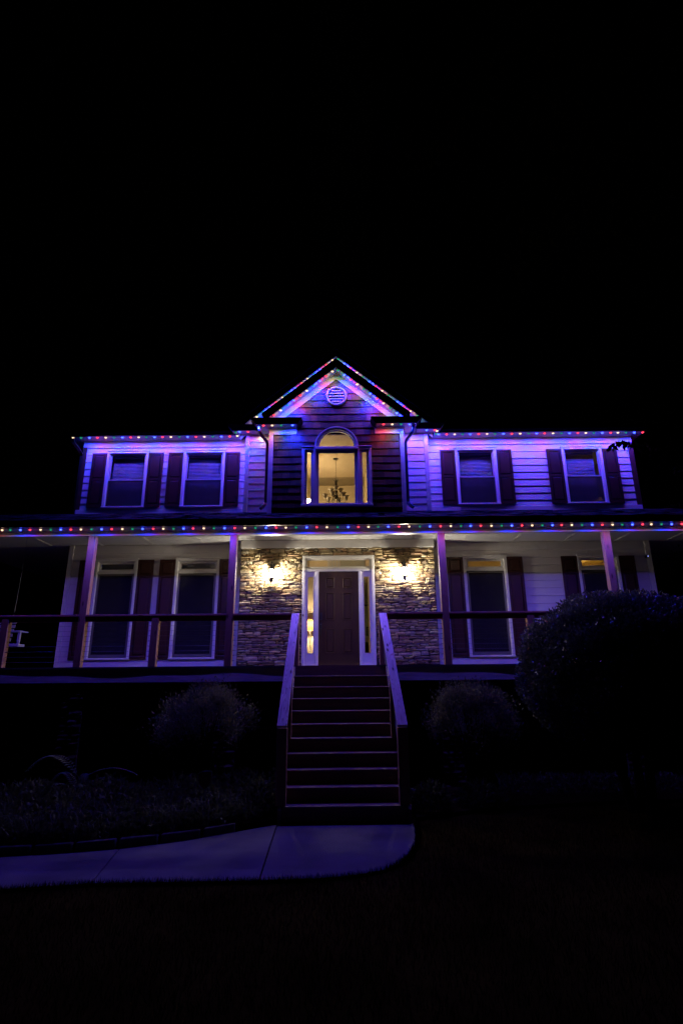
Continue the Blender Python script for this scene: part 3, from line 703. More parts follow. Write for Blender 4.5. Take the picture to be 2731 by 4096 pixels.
for a, b, c, d in holes:
    p = MB(); i, j = .018, .045; y0 = Y-.02
    R4 = lambda e, y: [(a+e, y, c+e), (b-e, y, c+e), (b-e, y, d-e), (a+e, y, d-e)]
    P = R4(0, y0)+R4(.006, y0-.006)+R4(i, y0+.012)+R4(j, y0+.001)
    p.add(P, [(r_*4+k, r_*4+(k+1) % 4, (r_+1)*4+(k+1) % 4, (r_+1)*4+k) for r_ in range(3) for k in range(4)]+[(12, 13, 14, 15)]); p.obj('door_panel', DOOR, door)
m = MB(); m.box(-0.585, -0.520, Y-.034, Y-.0205, 2.97, 3.11); m.tube([(-0.552, Y-.03, 3.07), (-0.552, Y-.075, 3.05), (-0.552, Y-.078, 2.95), (-0.552, Y-.07, 2.86), (-0.552, Y-.03, 2.82)], .011, 8)
m.obj('door_handle', BRONZE, door)
m = MB(); m.box(-0.590, -0.515, Y-.040, Y-.0205, 3.17, 3.33); m.obj('keypad_lock', BRONZE, door)
o = MB().lathe([(0, -.005), (.014, -.005), (.014, .02), (.009, .035), (0, .036)], n=12).obj('doorbell', BLACKPL)
o.data.transform(Matrix.Rotation(math.pi/2, 4, 'X') @ Matrix.Scale(2.0, 4, (0, 1, 0))); o.location = (-0.946, Y-.07, 3.27); tag(o, 'small dark oval doorbell on the white door trim', 'doorbell')
# white frieze over the stone
trim('entry_frieze', -2.435, 2.108, MY-.055, MY-.001, 4.842, 5.03)
# ---- ledge stones
ST = []
zrow = DZ-0.02
def wav(x, k): return 0.012*math.sin(x*3.1+k*1.7)+0.008*math.sin(x*7.3+k*2.9)
k = 0; rows = [zrow]
while rows[-1] < 4.84: rows.append(rows[-1]+random.uniform(.048, .082))
for k in range(len(rows)-1):
    x = -2.425
    while x < 2.095:
        w = random.uniform(.10, .36); xe = min(x+w, 2.095)
        if 2.095-xe < .08: xe = 2.095
        xm = (x+xe)/2
        za = rows[k]+wav(xm, k); zt = min(rows[k+1]+wav(xm, k+1), 4.842)
        segs = [(x, xe)]
        if za < 4.655-.02: segs = subtract(segs, -0.985, 0.698)
        for a, b in segs:
            if b-a < .045 or zt-za < .018: continue
            if random.random() < .28 and zt-za > .058:
                zs_ = za+(zt-za)*random.uniform(.4, .6); ST.append((a, b, za, zs_))
                if b-a > .2: c = a+(b-a)*random.uniform(.35, .65); ST += [(a, c, zs_, zt), (c, b, zs_, zt)]
                else: ST.append((a, b, zs_, zt))
            else: ST.append((a, b, za, zt))
        x = xe
ST.sort(key=lambda s: -(s[1]-s[0])*(s[3]-s[2]))
def stone_geo(m, s, mi=0, Y=MY, rnd=random):
    a, b, c, d = s; gp = .0040; a += gp; b -= gp; c += gp; d -= gp
    nx, nz = (4, 3) if b-a > .09 else (3, 3)
    pr = rnd.uniform(.026, .064); tl = rnd.uniform(-.014, .014); tz = rnd.uniform(-.012, .012)
    V = []; F = []
    for j in range(nz):
        for i in range(nx):
            u, v = i/(nx-1), j/(nz-1); e = (i in (0, nx-1)) + (j in (0, nz-1))
            x = a+(b-a)*u+(rnd.uniform(-.006, .006)); z = c+(d-c)*v+rnd.uniform(-.004, .004)
            if e == 2: x += (.010 if i == 0 else -.010)*rnd.random()*1.5; z += (.006 if j == 0 else -.006)*rnd.random()*1.5
            y = Y-pr-tl*(u-.5)-tz*(v-.5)+(.013*rnd.uniform(.4, 1.3) if e else rnd.uniform(-.008, .004))
            V.append((x, y, z))
    for j in range(nz-1):
        for i in range(nx-1): F.append((j*nx+i, j*nx+i+1, (j+1)*nx+i+1, (j+1)*nx+i))
    per = [i for i in range(nx)]+[j*nx+nx-1 for j in range(1, nz)]+[(nz-1)*nx+i for i in range(nx-2, -1, -1)]+[j*nx for j in range(nz-2, 0, -1)]
    o = len(V)
    for q in per: V.append((V[q][0], Y+.002, V[q][2]))
    n = len(per)
    for i in range(n): F.append((per[i], o+i, o+(i+1) % n, per[(i+1) % n]))
    m.add(V, F, mi)
wts = [5, 4, 4, 3, 3, 2]
for s in ST[:300]:
    m = MB(); stone_geo(m, s); m.obj('stone', random.choices(STONES, wts)[0], stone_wall)
m = MB()
for s in ST[300:]: stone_geo(m, s, random.choices(range(6), wts)[0])
m.obj('small_stones', STONES, stone_wall, kind='stuff')

# ---- interior: foyer
FB = 16.5; FX0, FX1 = -1.04, 0.62
m = MB(); m.box(FX0-.1, FX0, MY+.15, FB, DZ, 7.66); m.box(FX1, FX1+.1, MY+.15, 15.2, DZ, 7.66); m.box(FX1, FX1+.1, 15.2, FB, 4.6, 7.66)
m.box(FX0, FX1, FB, FB+.1, 4.75, 7.30)
m.obj('foyer_wall', INWALL, house)
MB().box(FX0, FX1, FB-.03, FB-.001, 7.30, 7.655).obj('foyer_shadow_band', INSHADOW, house) if False else None
m = MB(); m.box(FX0, FX1, FB-.005, FB+.1, 7.302, 7.66); m.obj('foyer_header', INSHADOW, house) if False else None
m = MB(); m.box(FX0, FX1, FB, FB+.1, 7.302, 7.66); m.obj('foyer_header', INWALL, house)
m = MB(); m.box(FX0-.1, FX1+.1, BY+.14, FB+.1, 7.662, 7.70); m.box(-1.6, FX0-.1, BY+.14, MY+.2, 7.665, 7.70)
foyer_ceiling = m.obj('foyer_ceiling', INCEIL, house)
MB().box(-2.3, 2.0, MY+.15, 20, DZ-.12, DZ-.02).obj('foyer_floor', INFLOOR, house)
MB().box(-0.66, 0.5, BY+.13, BY+.20, 7.755, 7.80).obj('foyer_lintel', INCEIL, house)
m = MB(); m.box(-1.6, 2.0, 19.0, 19.1, DZ, 4.7); m.box(-1.6, 2.0, FB, 19, 4.62, 4.70); m.box(1.9, 2.0, 15.2, 19, DZ, 4.7); m.box(-1.7, -1.6, FB, 19, DZ, 4.7); m.obj('back_room_wall', INGREEN, house)
m = MB(); m.box(-0.12, FX1-.02, FB-.030, FB-.002, 4.95, 5.45); wains = m.obj('wainscot', INTAUPE, house)
for i in range(7): MB().box(-0.12+.10*i+.004, -0.12+.10*i+.096, FB-.036, FB-.031, 4.95, 5.45).obj('wainscot_board', INTAUPE, wains)
MB().box(FX0+.001, FX1-.001, 15.78, FB-.001, 7.652, 7.661).obj('foyer_ceiling_shadow', INSHADOW, house)  # strip painted darker in place of the soft shadow near the back wall
MB().box(FX0, -0.60, 14.58, 14.68, DZ-.02, 4.60).obj('foyer_return_wall', INWALL, house)
t = thing('stair_railing', 'white balusters of the upstairs landing seen through the door transom', 'railing', (-0.3, FB-.1, 4.8))
MB().box(-0.55, -0.10, FB-.10, FB-.05, 4.75, 4.90).obj('bottom_rail', WHITEP, t)
for i in range(4): MB().box(-0.50+.095*i, -0.50+.095*i+.075, FB-.10, FB-.06, 4.90, 5.7).obj('baluster', WHITEP, t)
# table lamp in the left sidelight
tl_ = thing('floor_lamp', 'lit floor lamp with cream cloth shade behind the left sidelight', 'lamp', (-0.865, 14.30, DZ))
m = MB(); m.lathe([(.13, 3.055), (.085, 3.315)], (-0.865, 14.30, 0), 20); m.obj('lamp_shade', SHADEL, tl_, smooth=True)
m = MB(); m.lathe([(0, DZ-.02), (.12, DZ-.02), (.12, DZ), (.010, DZ+.02), (.009, 3.14), (0, 3.14)], (-0.865, 14.30, 0), 14); m.obj('lamp_stem', BRONZE, tl_, smooth=True)
m = MB(); m.lathe([(0, 3.14), (.025, 3.16), (.03, 3.19), (.018, 3.225), (0, 3.23)], (-0.865, 14.30, 0), 10); m.obj('bulb', BULBT, tl_, smooth=True)
# upstairs wall lamp (bright globe low in the left pane)
t = thing('wall_lamp', 'bright bare wall lamp low in the left pane of the arched window', 'lamp', (-1.0, 14.5, 6.5))
m = MB(); m.lathe([(0, -.045), (.03, -.035), (.042, 0), (.03, .035), (0, .045)], (-0.955, 14.5, 6.52), 12); m.obj('bulb', BULBF, t, smooth=True)
m = MB(); m.tube([(-1.038, 14.5, 6.46), (-0.99, 14.5, 6.44), (-0.955, 14.5, 6.47)], .01, 6); m.obj('lamp_arm', BRONZE, t)
# chandelier
CHX, CHY = -0.212, 14.33
ch = thing('chandelier', 'dark bronze two-tier chandelier with frosted bell shades in the arched window', 'chandelier', (CHX, CHY, 7.66))
MB().lathe([(0, 7.66), (.075, 7.66), (.07, 7.645), (.03, 7.625), (0, 7.62)], (CHX, CHY, 0), 18).obj('canopy', BRONZE, ch, smooth=True)
m = MB(); nl = 16; z0, z1 = 7.06, 7.625
for i in range(nl):
    zc = z0+(i+.5)*(z1-z0)/nl; pts = []
    for k in range(9):
        a = 2*math.pi*k/8; r = .011*math.cos(a); pts.append((CHX+(r if i % 2 else 0), CHY+(0 if i % 2 else r), zc+.022*math.sin(a)))
    m.tube(pts, .0028, 4)
m.obj('chain', BRONZE, ch)
m = MB(); m.lathe([(0, 6.50), (.03, 6.51), (.045, 6.55), (.03, 6.60), (.034, 6.80), (.045, 6.88), (.036, 6.98), (.02, 7.05), (0, 7.06)], (CHX, CHY, 0), 12)
for k in range(6):
    a = k*math.pi/3+.3; m.tube([(CHX+.02*math.cos(a), CHY+.02*math.sin(a), 6.96), (CHX+.045*math.cos(a), CHY+.045*math.sin(a), 7.02), (CHX+.085*math.cos(a), CHY+.085*math.sin(a), 7.06)], [.010, .008, .003], 5)
m.obj('stem', BRONZE, ch, smooth=True)
def bell(c): 
    b = MB(); b.lathe([(.018, 0), (.034, .012), (.042, .045), (.052, .085), (.072, .108), (.078, .112)], c, 16); return b
for tier, (nb_, rad, zz, ph) in enumerate(((3, .15, 6.70, .55), (6, .29, 6.505, .25))):
    for k in range(nb_):
        a = ph+2*math.pi*k/nb_; ca, sa_ = math.cos(a), math.sin(a)
        p = MB(); base = 6.72 if tier == 0 else 6.56
        p.tube([(CHX+.03*ca, CHY+.03*sa_, base+.06), (CHX+rad*.45*ca, CHY+rad*.45*sa_, zz-.10), (CHX+rad*.85*ca, CHY+rad*.85*sa_, zz-.085), (CHX+rad*ca, CHY+rad*sa_, zz-.01)], [.010, .009, .008, .010], 6)
        ar = p.obj('arm', BRONZE, ch, smooth=True)
        bell((CHX+rad*ca, CHY+rad*sa_, zz)).obj('shade', SHADEG, ar, smooth=True)
# back room seen through the right sidelight
t = thing('mantel', 'white mantel shelf seen low through the right sidelight', 'mantel', (0.75, 18.9, 2.1))
MB().box(0.2, 1.5, 18.75, 18.99, 3.22, 3.27).obj('shelf', WHITEP, t); MB().box(0.28, 1.42, 18.9, 18.99, 3.10, 3.22).obj('mantel_board', WHITEP, t)
t = thing('floor_lamp', 'dim floor lamp lighting the back room behind the right sidelight', 'lamp', (-1.0, 18.0, DZ))
MB().lathe([(0, DZ), (.14, DZ), (.14, DZ+.02), (.012, DZ+.03), (.012, 3.7), (0, 3.7)], (-1.0, 18.0, 0), 12).obj('lamp_base', BRONZE, t); MB().lathe([(.16, 3.72), (.11, 3.95)], (-1.0, 18.0, 0), 16).obj('lamp_shade', SHADEL, t, smooth=True)
add_light('lamp_glow', 'POINT', (-1.0, 18.0, 3.83), 170.0, (1.0, 0.80, 0.50), t, .05)
t = thing('picture_frame', 'dark picture frame standing on the mantel behind the right sidelight', 'picture frame', (0.76, 18.85, 3.27))
m = MB(); frame_rect(m, 0.70, 0.92, 3.272, 3.56, .03, 18.84, 18.87); m.obj('frame', BLACKPL, t); MB().box(.73, .89, 18.86, 18.865, 3.30, 3.53).obj('picture', INTAUPE, t)
t = thing('armchair', 'dark armchair below the mantel behind the right sidelight', 'armchair', (0.72, 17.6, 2.1))
MB().box(0.35, 1.1, 17.3, 18.0, 2.1, 2.5).obj('seat', BLACKPL, t); bev(MB().box(0.35, 1.1, 17.95, 18.15, 2.1, 3.02).obj('backrest', BLACKPL, t), .05, 3)
MB().box(0.28, .36, 17.3, 18.0, 2.1, 2.7).obj('armrest', BLACKPL, t); MB().box(1.09, 1.17, 17.3, 18.0, 2.1, 2.7).obj('armrest', BLACKPL, t)
t = thing('ceiling_fan', 'dark bladed ceiling fan seen through the right sidelight', 'ceiling fan', (0.95, 17.4, 4.62))
MB().lathe([(0, 4.62), (.05, 4.62), (.05, 4.58), (.02, 4.56), (.02, 4.15), (.11, 4.13), (.12, 4.05), (.06, 4.0), (0, 4.0)], (.95, 17.4, 0), 14).obj('motor', BRONZE, t)
for k in range(5):
    a = .5+k*1.2566; ca, sa_ = math.cos(a), math.sin(a); P = []
    for r_, w_ in ((.13, .03), (.28, .065), (.62, .065)):
        for s_ in (-1, 1): P.append((.95+r_*ca-s_*w_*sa_, 17.4+r_*sa_+s_*w_*ca, 4.08+s_*.012))
    P += [(x, y, z+.008) for x, y, z in P]
    MB().add(P, [(0, 1, 3, 2), (2, 3, 5, 4), (6, 8, 9, 7), (8, 10, 11, 9), (0, 2, 8, 6), (2, 4, 10, 8), (1, 7, 9, 3), (3, 9, 11, 5), (4, 5, 11, 10)]).obj('blade', BRONZE, t)
# lit dining room behind the right wing, dim bedroom above
m = MB(); m.box(2.3, 7.18, 17.0, 17.1, DZ, 5.0); m.box(2.3, 7.18, WY+.2, 17.0, 4.98, 5.02); m.box(2.2, 2.3, WY+.15, 17.1, DZ, 5.0); m.box(2.3, 7.18, WY+.2, 17, DZ-.12, DZ-.02); m.obj('dining_room_wall', YELLOW, house)
t = thing('pendant_lamp', 'lit pendant lamp in the yellow room behind the right wing', 'lamp', (6.5, 15.4, 4.98))
MB().tube([(6.5, 15.4, 4.98), (6.5, 15.4, 4.36)], .006, 6).obj('cord', BRONZE, t); MB().lathe([(.02, 4.38), (.06, 4.36), (.16, 4.22), (.17, 4.20)], (6.5, 15.4, 0), 16).obj('lamp_shade', SHADEL, t, smooth=True)
add_light('lamp_glow', 'POINT', (6.5, 15.4, 4.24), P_DINING, (1.0, 0.70, 0.28), t, .05)
m = MB(); m.box(4.4, 7.18, 16.0, 16.1, 5.5, 7.75); m.box(4.3, 4.4, WY+.15, 16.1, 5.5, 7.75); m.box(4.4, 7.18, WY+.15, 16, 7.70, 7.75); m.obj('bedroom_wall', INWALL, house)
t = thing('bedside_lamp', 'lit bedside lamp behind the blind of the far right upstairs window', 'lamp', (6.9, 14.6, 6.2))
MB().lathe([(.12, 6.35), (.08, 6.55)], (6.9, 14.6, 0), 16).obj('lamp_shade', SHADEL, t, smooth=True); MB().lathe([(0, 6.1), (.06, 6.1), (.06, 6.12), (.015, 6.14), (.015, 6.4), (0, 6.4)], (6.9, 14.6, 0), 10).obj('lamp_base', BRONZE, t)
add_light('lamp_glow', 'POINT', (6.9, 14.6, 6.45), P_BED, (1.0, 0.74, 0.38), t, .04)
MB().box(6.6, 7.18, 14.3, 14.9, 6.02, 6.10).obj('night_stand', INFLOOR, t)

# ================================================================== PORCH
porch = thing('porch', 'full width front porch with pine posts, dark deck and black gutter', 'porch', (0, 11.0, 0))
E0 = 10.98; PX0, PX1 = -9.4, 9.8
for i in range(17):
    y0 = E0-.010+i*.1385; MB().box(PX0, PX1, y0, y0+.134, DZ-.030, DZ).obj('deck_board', DECK, porch)
m = MB(); nseg = 60
P = []; F = []
for i in range(nseg+1):
    x = PX0+(PX1-PX0)*i/nseg; yy = E0+.002+.0025*math.sin(i*.5)+.0015*math.sin(i*1.3)
    P += [(x, yy, 1.828), (x, yy, DZ-.031), (x, yy+.04, DZ-.031), (x, yy+.04, 1.828)]
for i in range(nseg): 
    for k in range(4): F.append((i*4+k, i*4+(k+1) % 4, (i+1)*4+(k+1) % 4, (i+1)*4+k))
F += [(0, 1, 2, 3), (nseg*4+3, nseg*4+2, nseg*4+1, nseg*4)]
m.add(P, F); m.obj('rim_board', RIM, porch)
for i in range(15):
    x = -9+i*1.3; MB().box(x, x+.04, E0+.045, WY-.31, 1.83, DZ-.031).obj('joist', DECK, porch)
posts = [-5.07, -2.222, 1.942, 5.25]
for x in posts+[-8.6, 8.9]:
    bev(MB().box(x-.068, x+.068, E0+.002, E0+.138, DZ, 4.663).obj('post', POSTW, porch), .006, 2)
half = [(-6.55, -6.55), (-3.655, -3.655), (3.565, 3.565), (6.9, 6.9), (-0.95, -0.95), (0.72, 0.72)]
for x, _ in half: bev(MB().box(x-.068, x+.068, E0+.002, E0+.138, DZ, 3.048).obj('rail_post', POSTW, porch), .006, 2)
# rail caps, rails and cables between the posts
allp = sorted(posts+[h[0] for h in half]+[-8.6, 8.9])
for a, b in zip(allp, allp[1:]):
    if a == -0.95: continue
    MB().box(a+.069, b-.069, E0+.045, E0+.083, 2.958, 3.050).obj('rail', RAILW, porch)
    for k in range(8): MB().tube([(a+.068, E0+.068, DZ+.10+k*.095), (b-.068, E0+.068, DZ+.10+k*.095)], .0020, 5).obj('cable', STEEL, porch)
    for k in range(8):
        for xx, sg in ((a+.069, 1), (b-.069, -1)):
            pass
    if True:
        m = MB()
        for k in range(8):
            for xx, sg in ((a+.068, 1), (b-.068, -1)): m.tube([(xx, E0+.068, DZ+.10+k*.095), (xx+sg*.045, E0+.068, DZ+.10+k*.095)], .0055, 6)
        m.obj('cable_fittings', STEEL, porch, kind='stuff')
capjoints = [-8.6]+posts+[8.9]
for a, b in zip(capjoints, capjoints[1:]):
    if a == -2.222: segs = [(a+.069, -0.882), (0.650, b-.069)]
    else: segs = [(a+.069, b-.069)]
    for p, q in segs: bev(MB().box(p, q, E0-.004, E0+.136, 3.052, 3.090).obj('rail_cap', RAILW, porch), .005, 2)
bev(MB().box(PX0, PX1, E0, E0+.14, 4.665, 4.97).obj('beam', TRIM, porch), .006, 1)
m = MB(); m.box(PX0, PX1, E0+.141, MY-.056, CZ, CZ+.02); m.box(PX0, -2.436, MY-.056, WY-.026, CZ, CZ+.02); m.box(2.109, PX1, MY-.056, WY-.026, CZ, CZ+.02)
m.box(PX0, XL-.02, WY-.026, 19, CZ, CZ+.02); m.box(XR+.02, PX1, WY-.026, 19, CZ, CZ+.02); ceil = m.obj('ceiling', CEIL, porch)
for i in range(16):
    x = -9.58+i*1.2395
    if x < PX0+.1 or x > PX1-.1: continue
    yb_ = MY-.056 if -2.44 < x < 2.11 else WY-.036
    for dx in (-.022, .012): bev(MB().box(x+dx, x+dx+.012, E0+.142, yb_, CZ-.010, CZ-.001).obj('ceiling_batten', TRIM, ceil), .002, 1)
for x in (-1.55, -0.93+.0, 0.9): pass
MB().box(-0.30, 0.31, 12.2, 12.62, CZ-.012, CZ-.0011).obj('ceiling_panel', TRIM, ceil)
MB().box(PX0, PX1, E0+.07, E0+.139, 4.971, 5.045).obj('beam_light_filler', TRIM, porch)  # unseen filler, added to block lantern light leaking over the beam
MB().box(PX0, PX1, 10.70, E0-.001, 4.758, 4.775).obj('soffit', TRIM, porch)
prof = [(10.725, 4.752), (10.612, 4.752), (10.606, 4.782), (10.600, 4.825), (10.59, 4.845), (10.59, 4.885), (10.605, 4.885), (10.725, 4.88)]
MB().prism_x(prof, PX0, PX1).obj('gutter', BLACKGUT, porch)
sl = (5.86-4.905)/(WY-10.62)
m = MB(); q = [(PX0, 10.62, 4.892), (PX1, 10.62, 4.892), (PX1, WY-.04, 4.892+sl*(WY-.04-10.62)), (PX0, WY-.04, 4.892+sl*(WY-.04-10.62))]
m.hexa([(x, y, z-.03) for x, y, z in q]+q); proof = m.obj('porch_roof', ROOFM, porch)
m = MB()
for r_ in range(17):
    y0 = 10.62+r_*.155; x = PX0+(r_ % 2)*.15
    while x < PX1-.35:
        w = random.choice((.13, .17, .22, .28)); z0 = 4.894+sl*(y0-10.62)
        if y0+.17 < WY-.05:
            h = random.uniform(.004, .012)
            m.hexa([(x, y0, z0), (x+w-.006, y0, z0), (x+w-.006, y0+.15, z0+sl*.15), (x, y0+.15, z0+sl*.15), (x, y0-.002, z0+h), (x+w-.006, y0-.002, z0+h), (x+w-.006, y0+.15, z0+sl*.15+.003), (x, y0+.15, z0+sl*.15+.003)])
        x += w
m.obj('shingle_field', ROOFM, proof, kind='stuff')
# piers of stacked stone under the posts
rp = random.Random(3)
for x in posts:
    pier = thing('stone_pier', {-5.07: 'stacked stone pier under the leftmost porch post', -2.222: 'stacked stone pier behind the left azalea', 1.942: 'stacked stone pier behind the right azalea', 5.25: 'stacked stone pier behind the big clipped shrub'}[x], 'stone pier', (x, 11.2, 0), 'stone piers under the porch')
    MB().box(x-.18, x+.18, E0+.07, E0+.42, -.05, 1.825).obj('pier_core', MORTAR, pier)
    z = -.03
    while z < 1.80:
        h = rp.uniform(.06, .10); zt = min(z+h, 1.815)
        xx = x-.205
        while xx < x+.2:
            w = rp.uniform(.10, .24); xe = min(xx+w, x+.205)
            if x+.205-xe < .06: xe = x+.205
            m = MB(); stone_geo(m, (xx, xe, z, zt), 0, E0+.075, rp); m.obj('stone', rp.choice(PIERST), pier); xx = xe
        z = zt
MB().box(-4.8, -1.0, E0+.16, E0+.20, 0.985, 1.03).obj('brace', DECK, porch)

# ================================================================== STAIRS (slightly askew to the porch)
stair = thing('staircase', 'wooden front staircase with pine handrails climbing from path to porch', 'staircase', (-0.10, E0, 0))
stair.rotation_euler = (0, 0, math.radians(1.35))
R_, T_ = 0.19, 0.26
sx0, sx1 = -0.955, 0.775
def splace(o): return o
for i in range(0, 11):      # risers
    zt = DZ-R_*i; yf = E0-.02-T_*i
    a, b = (sx0, sx1) if i < 10 else (sx0-.055, sx1+.055)
    MB().box(a+.02, b-.02, yf+.018 if i else yf-.006, yf+.040 if i else yf+.008, max(zt-R_-.001, .002), zt-.037 if i else zt-.003).obj('riser', STAIRW, stair)
for i in range(1, 11):
    zt = DZ-R_*i; yf = E0-.02-T_*i
    a, b = (sx0, sx1) if i < 10 else (sx0-.055, sx1+.055)
    o = MB().box(a+.02, b-.02, yf-.002, yf+T_+.016, zt-.036, zt).obj('tread', STAIRW, stair); bev(o, .010, 3)
for xa in (sx0-.02, sx1-.02):
    m = MB(); m.prism_x([(E0-.03, DZ-.02), (E0-.03, DZ-.33), (E0-.06-9.6*T_, -.01), (E0-.06-10.05*T_, -.01), (E0-.06-10.05*T_, .17)], xa, xa+.04); m.obj('stringer', STAIRW, stair)
yb_ = E0-T_*10-.02
for xa in (-1.018, 0.655):      # newel posts at the foot, mid posts half way
    bev(MB().box(xa, xa+.14, yb_+.015, yb_+.155, DZ-R_*10+.001, 1.185).obj('newel_post', POSTW, stair), .006, 2)
    bev(MB().box(xa+.012, xa+.128, 9.40, 9.52, DZ-R_*6, 1.925).obj('middle_post', POSTW, stair), .006, 2)
# handrail caps: boards with their own axis along the slope
slope = math.atan2(3.075-1.222, (E0-.03)-(yb_-.01)); ln = math.hypot(3.075-1.222, (E0-.03)-(yb_-.01))
for xa in (-1.018, 0.655):
    m = MB(); m.box(0, .14, 0, ln, -.038, 0); o = m.obj('handrail', CAPW)
    o.parent = stair; o.rotation_euler = (slope, 0, 0); o.location = Vector((xa, yb_-.01, 1.222)) - Vector(stair.location); bev(o, .004, 2)
    m = MB(); m.box(.05, .09, .16, ln-.14, -.13, -.040); o = m.obj('under_rail', CAPW); o.parent = stair; o.rotation_euler = (slope, 0, 0); o.location = Vector((xa, yb_-.01, 1.222)) - Vector(stair.location)
    for k in range(6):
        z0_, z1_ = 1.222-.24-k*.1, 3.075-.24-k*.1
        o = MB().tube([(xa+.07, yb_+.15, z0_+.08), (xa+.07, E0-.05, z1_)], .0028, 5).obj('cable', STEEL, stair)

# ================================================================== LIGHT FIXTURES
def sconce(x, z, label):
    Yw = MY-.05; yc = MY-.20
    t = thing('wall_lantern', label, 'wall lantern', (x, Yw, z), 'lanterns beside the front door')
    m = MB(); m.lathe([(0, 0), (.055, 0), (.055, .012), (.03, .02), (0, .02)], n=16); bp_ = m.obj('back_plate', BRONZE); bp_.data.transform(Matrix.Rotation(math.pi/2, 4, 'X')); bp_.location = (x, Yw, z+.27); attach(bp_, t)
    m = MB(); m.tube([(x, Yw-.015, z+.27), (x, Yw-.07, z+.31), (x, yc+.02, z+.33), (x, yc, z+.29)], .010, 8); m.obj('arm', BRONZE, t, smooth=True)
    m = MB(); m.lathe([(0, .29), (.012, .28), (.014, .25), (.028, .235), (.034, .222), (.058, .200), (.088, .165), (.096, .150), (.090, .146), (.0, .150)], (x, yc, z), 6); m.obj('lantern_roof', BRONZE, t)
    m = MB(); m.lathe([(.084, .146), (.080, .10), (.066, 0.0), (.060, -.055)], (x, yc, z), 6); m.obj('lantern_glass', LANTGLASS, t)
    m = MB()
    for k in range(6):
        a = 2*math.pi*k/6; m.tube([(x+.086*math.cos(a), yc+.086*math.sin(a), z+.148), (x+.067*math.cos(a), yc+.067*math.sin(a), z-.0), (x+.061*math.cos(a), yc+.061*math.sin(a), z-.058)], .0045, 5)
    m.obj('lantern_frame', BRONZE, t)
    m = MB(); m.lathe([(0, -.05), (.064, -.052), (.066, -.064), (.040, -.075), (.020, -.10), (.030, -.115), (.014, -.135), (.010, -.16), (0, -.165)], (x, yc, z), 12); m.obj('lantern_base', BRONZE, t, smooth=True)
    for k in range(4):
        a = k*math.pi/2+.78; MB().tube([(x+.05*math.cos(a), yc+.05*math.sin(a), z-.066), (x+.055*math.cos(a), yc+.055*math.sin(a), z-.10), (x+.012*math.cos(a), yc+.012*math.sin(a), z-.14)], [.006, .010, .004], 6).obj('scroll', BRONZE, t)
    m = MB(); m.lathe([(0, -.02), (.016, -.02), (.020, .02), (.028, .06), (.020, .095), (0, .105)], (x, yc, z), 12); m.obj('bulb', BULB, t, smooth=True)
    MB().lathe([(0, -.05), (.014, -.05), (.014, -.02), (0, -.02)], (x, yc, z), 8).obj('socket', BRONZE, t)
sconce(-1.675, 4.155, 'lit black wall lantern on the stone left of the front door')
sconce(1.378, 4.180, 'lit black wall lantern on the stone right of the front door')

t = thing('security_camera', 'small dark security camera with blue light at the right porch corner', 'security camera', (7.2, WY-.06, 4.63))
m = MB(); m.lathe([(0, -.05), (.032, -.045), (.035, .02), (.03, .04), (0, .042)], n=14); o = m.obj('camera_body', BLACKPL, None, smooth=True); o.data.transform(Matrix.Rotation(math.radians(80), 4, 'X')); o.location = (7.20, WY-.11, 4.63); attach(o, t)
MB().tube([(7.2, WY-.026, 4.66), (7.2, WY-.10, 4.64)], .010, 6).obj('mount', BLACKPL, t)
MB().box(7.198, 7.21, WY-.165, WY-.160, 4.615, 4.627).obj('indicator', CAMLED, t)

# ---- holiday lights: one prototype per colour, then copies
CORE = {'blue': ((0.030, 0.065, 1.0), 10.0), 'red': ((1.0, 0.035, 0.06), 4.0), 'white': ((1.0, 0.68, 0.38), 2.6), 'green': ((0.015, 0.50, 0.20), 1.0)}
DOME = {c: led_lens('%s_led_lens' % c, CORE[c][0], CORE[c][0], 1, CORE[c][1]) for c in CORE}
HOUS = mat('light_housing', (0.55, 0.54, 0.53), 0.5, 0.05, 5.0)
PROTO = {}
word = ['first', 'second', 'third', 'fourth', 'fifth', 'sixth', 'seventh', 'eighth', 'ninth', 'tenth', 'eleventh', 'twelfth', 'thirteenth', 'fourteenth', 'fifteenth', 'sixteenth', 'seventeenth', 'eighteenth', 'nineteenth', 'twentieth']
def light_at(c, loc, label, group, where='eave'):
    key = (c, where)
    if key not in PROTO:
        k_ = 1.0 if where == 'porch' else 1.40
        m = MB(); m.lathe([(0, .014), (.032, .014), (.034, .0), (.029, -.005), (0, -.005)], n=14)
        m.lathe([(r_*k_, z_) for r_, z_ in ((.0210, -.005), (.0205, -.012), (.0180, -.020), (.0130, -.0260), (.006, -.0295), (0, -.0305))], n=14, m=1)
        o = m.obj('holiday_light', [HOUS, DOME[c]], None, smooth=True)
        d = bpy.data.lights.new('%s_glow' % c, 'AREA'); d.shape = 'DISK'; d.size = .030; d.spread = math.radians(SPREAD if where == 'eave' else 172); d.energy = P_LED[c]*(P_PORCH if where == 'porch' else 1.0); d.color = C_LED[c]
        l = bpy.data.objects.new('led_glow', d); COL.objects.link(l); l.parent = o; l.location = (0, 0, -.037)
        PROTO[key] = (o, l)
    else:
        o0, l0 = PROTO[key]; o = o0.copy(); COL.objects.link(o); l = l0.copy(); COL.objects.link(l); l.parent = o
    o.location = loc; o.rotation_euler = (math.radians(TILT_PORCH if where == 'porch' else TILT_EAVE), 0, 0); tag(o, label, 'holiday light', group)
def run(seq, colours, where, fmt, group):
    cnt = {}
    for (x, y, z), c in zip(seq, colours):
        k = cnt.get(c, 0); cnt[c] = k+1
        cc = 'warm white' if c == 'white' else c
        light_at(c, (x, y, z), fmt % (word[k] if k < 20 else 'last', cc), group, 'porch' if 'porch' in group else 'eave')
cyc = lambda s, n: [{'W': 'white', 'G': 'green', 'B': 'blue', 'R': 'red'}[('WGBR'*50)['WGBR'.index(s)+i]] for i in range(n)]
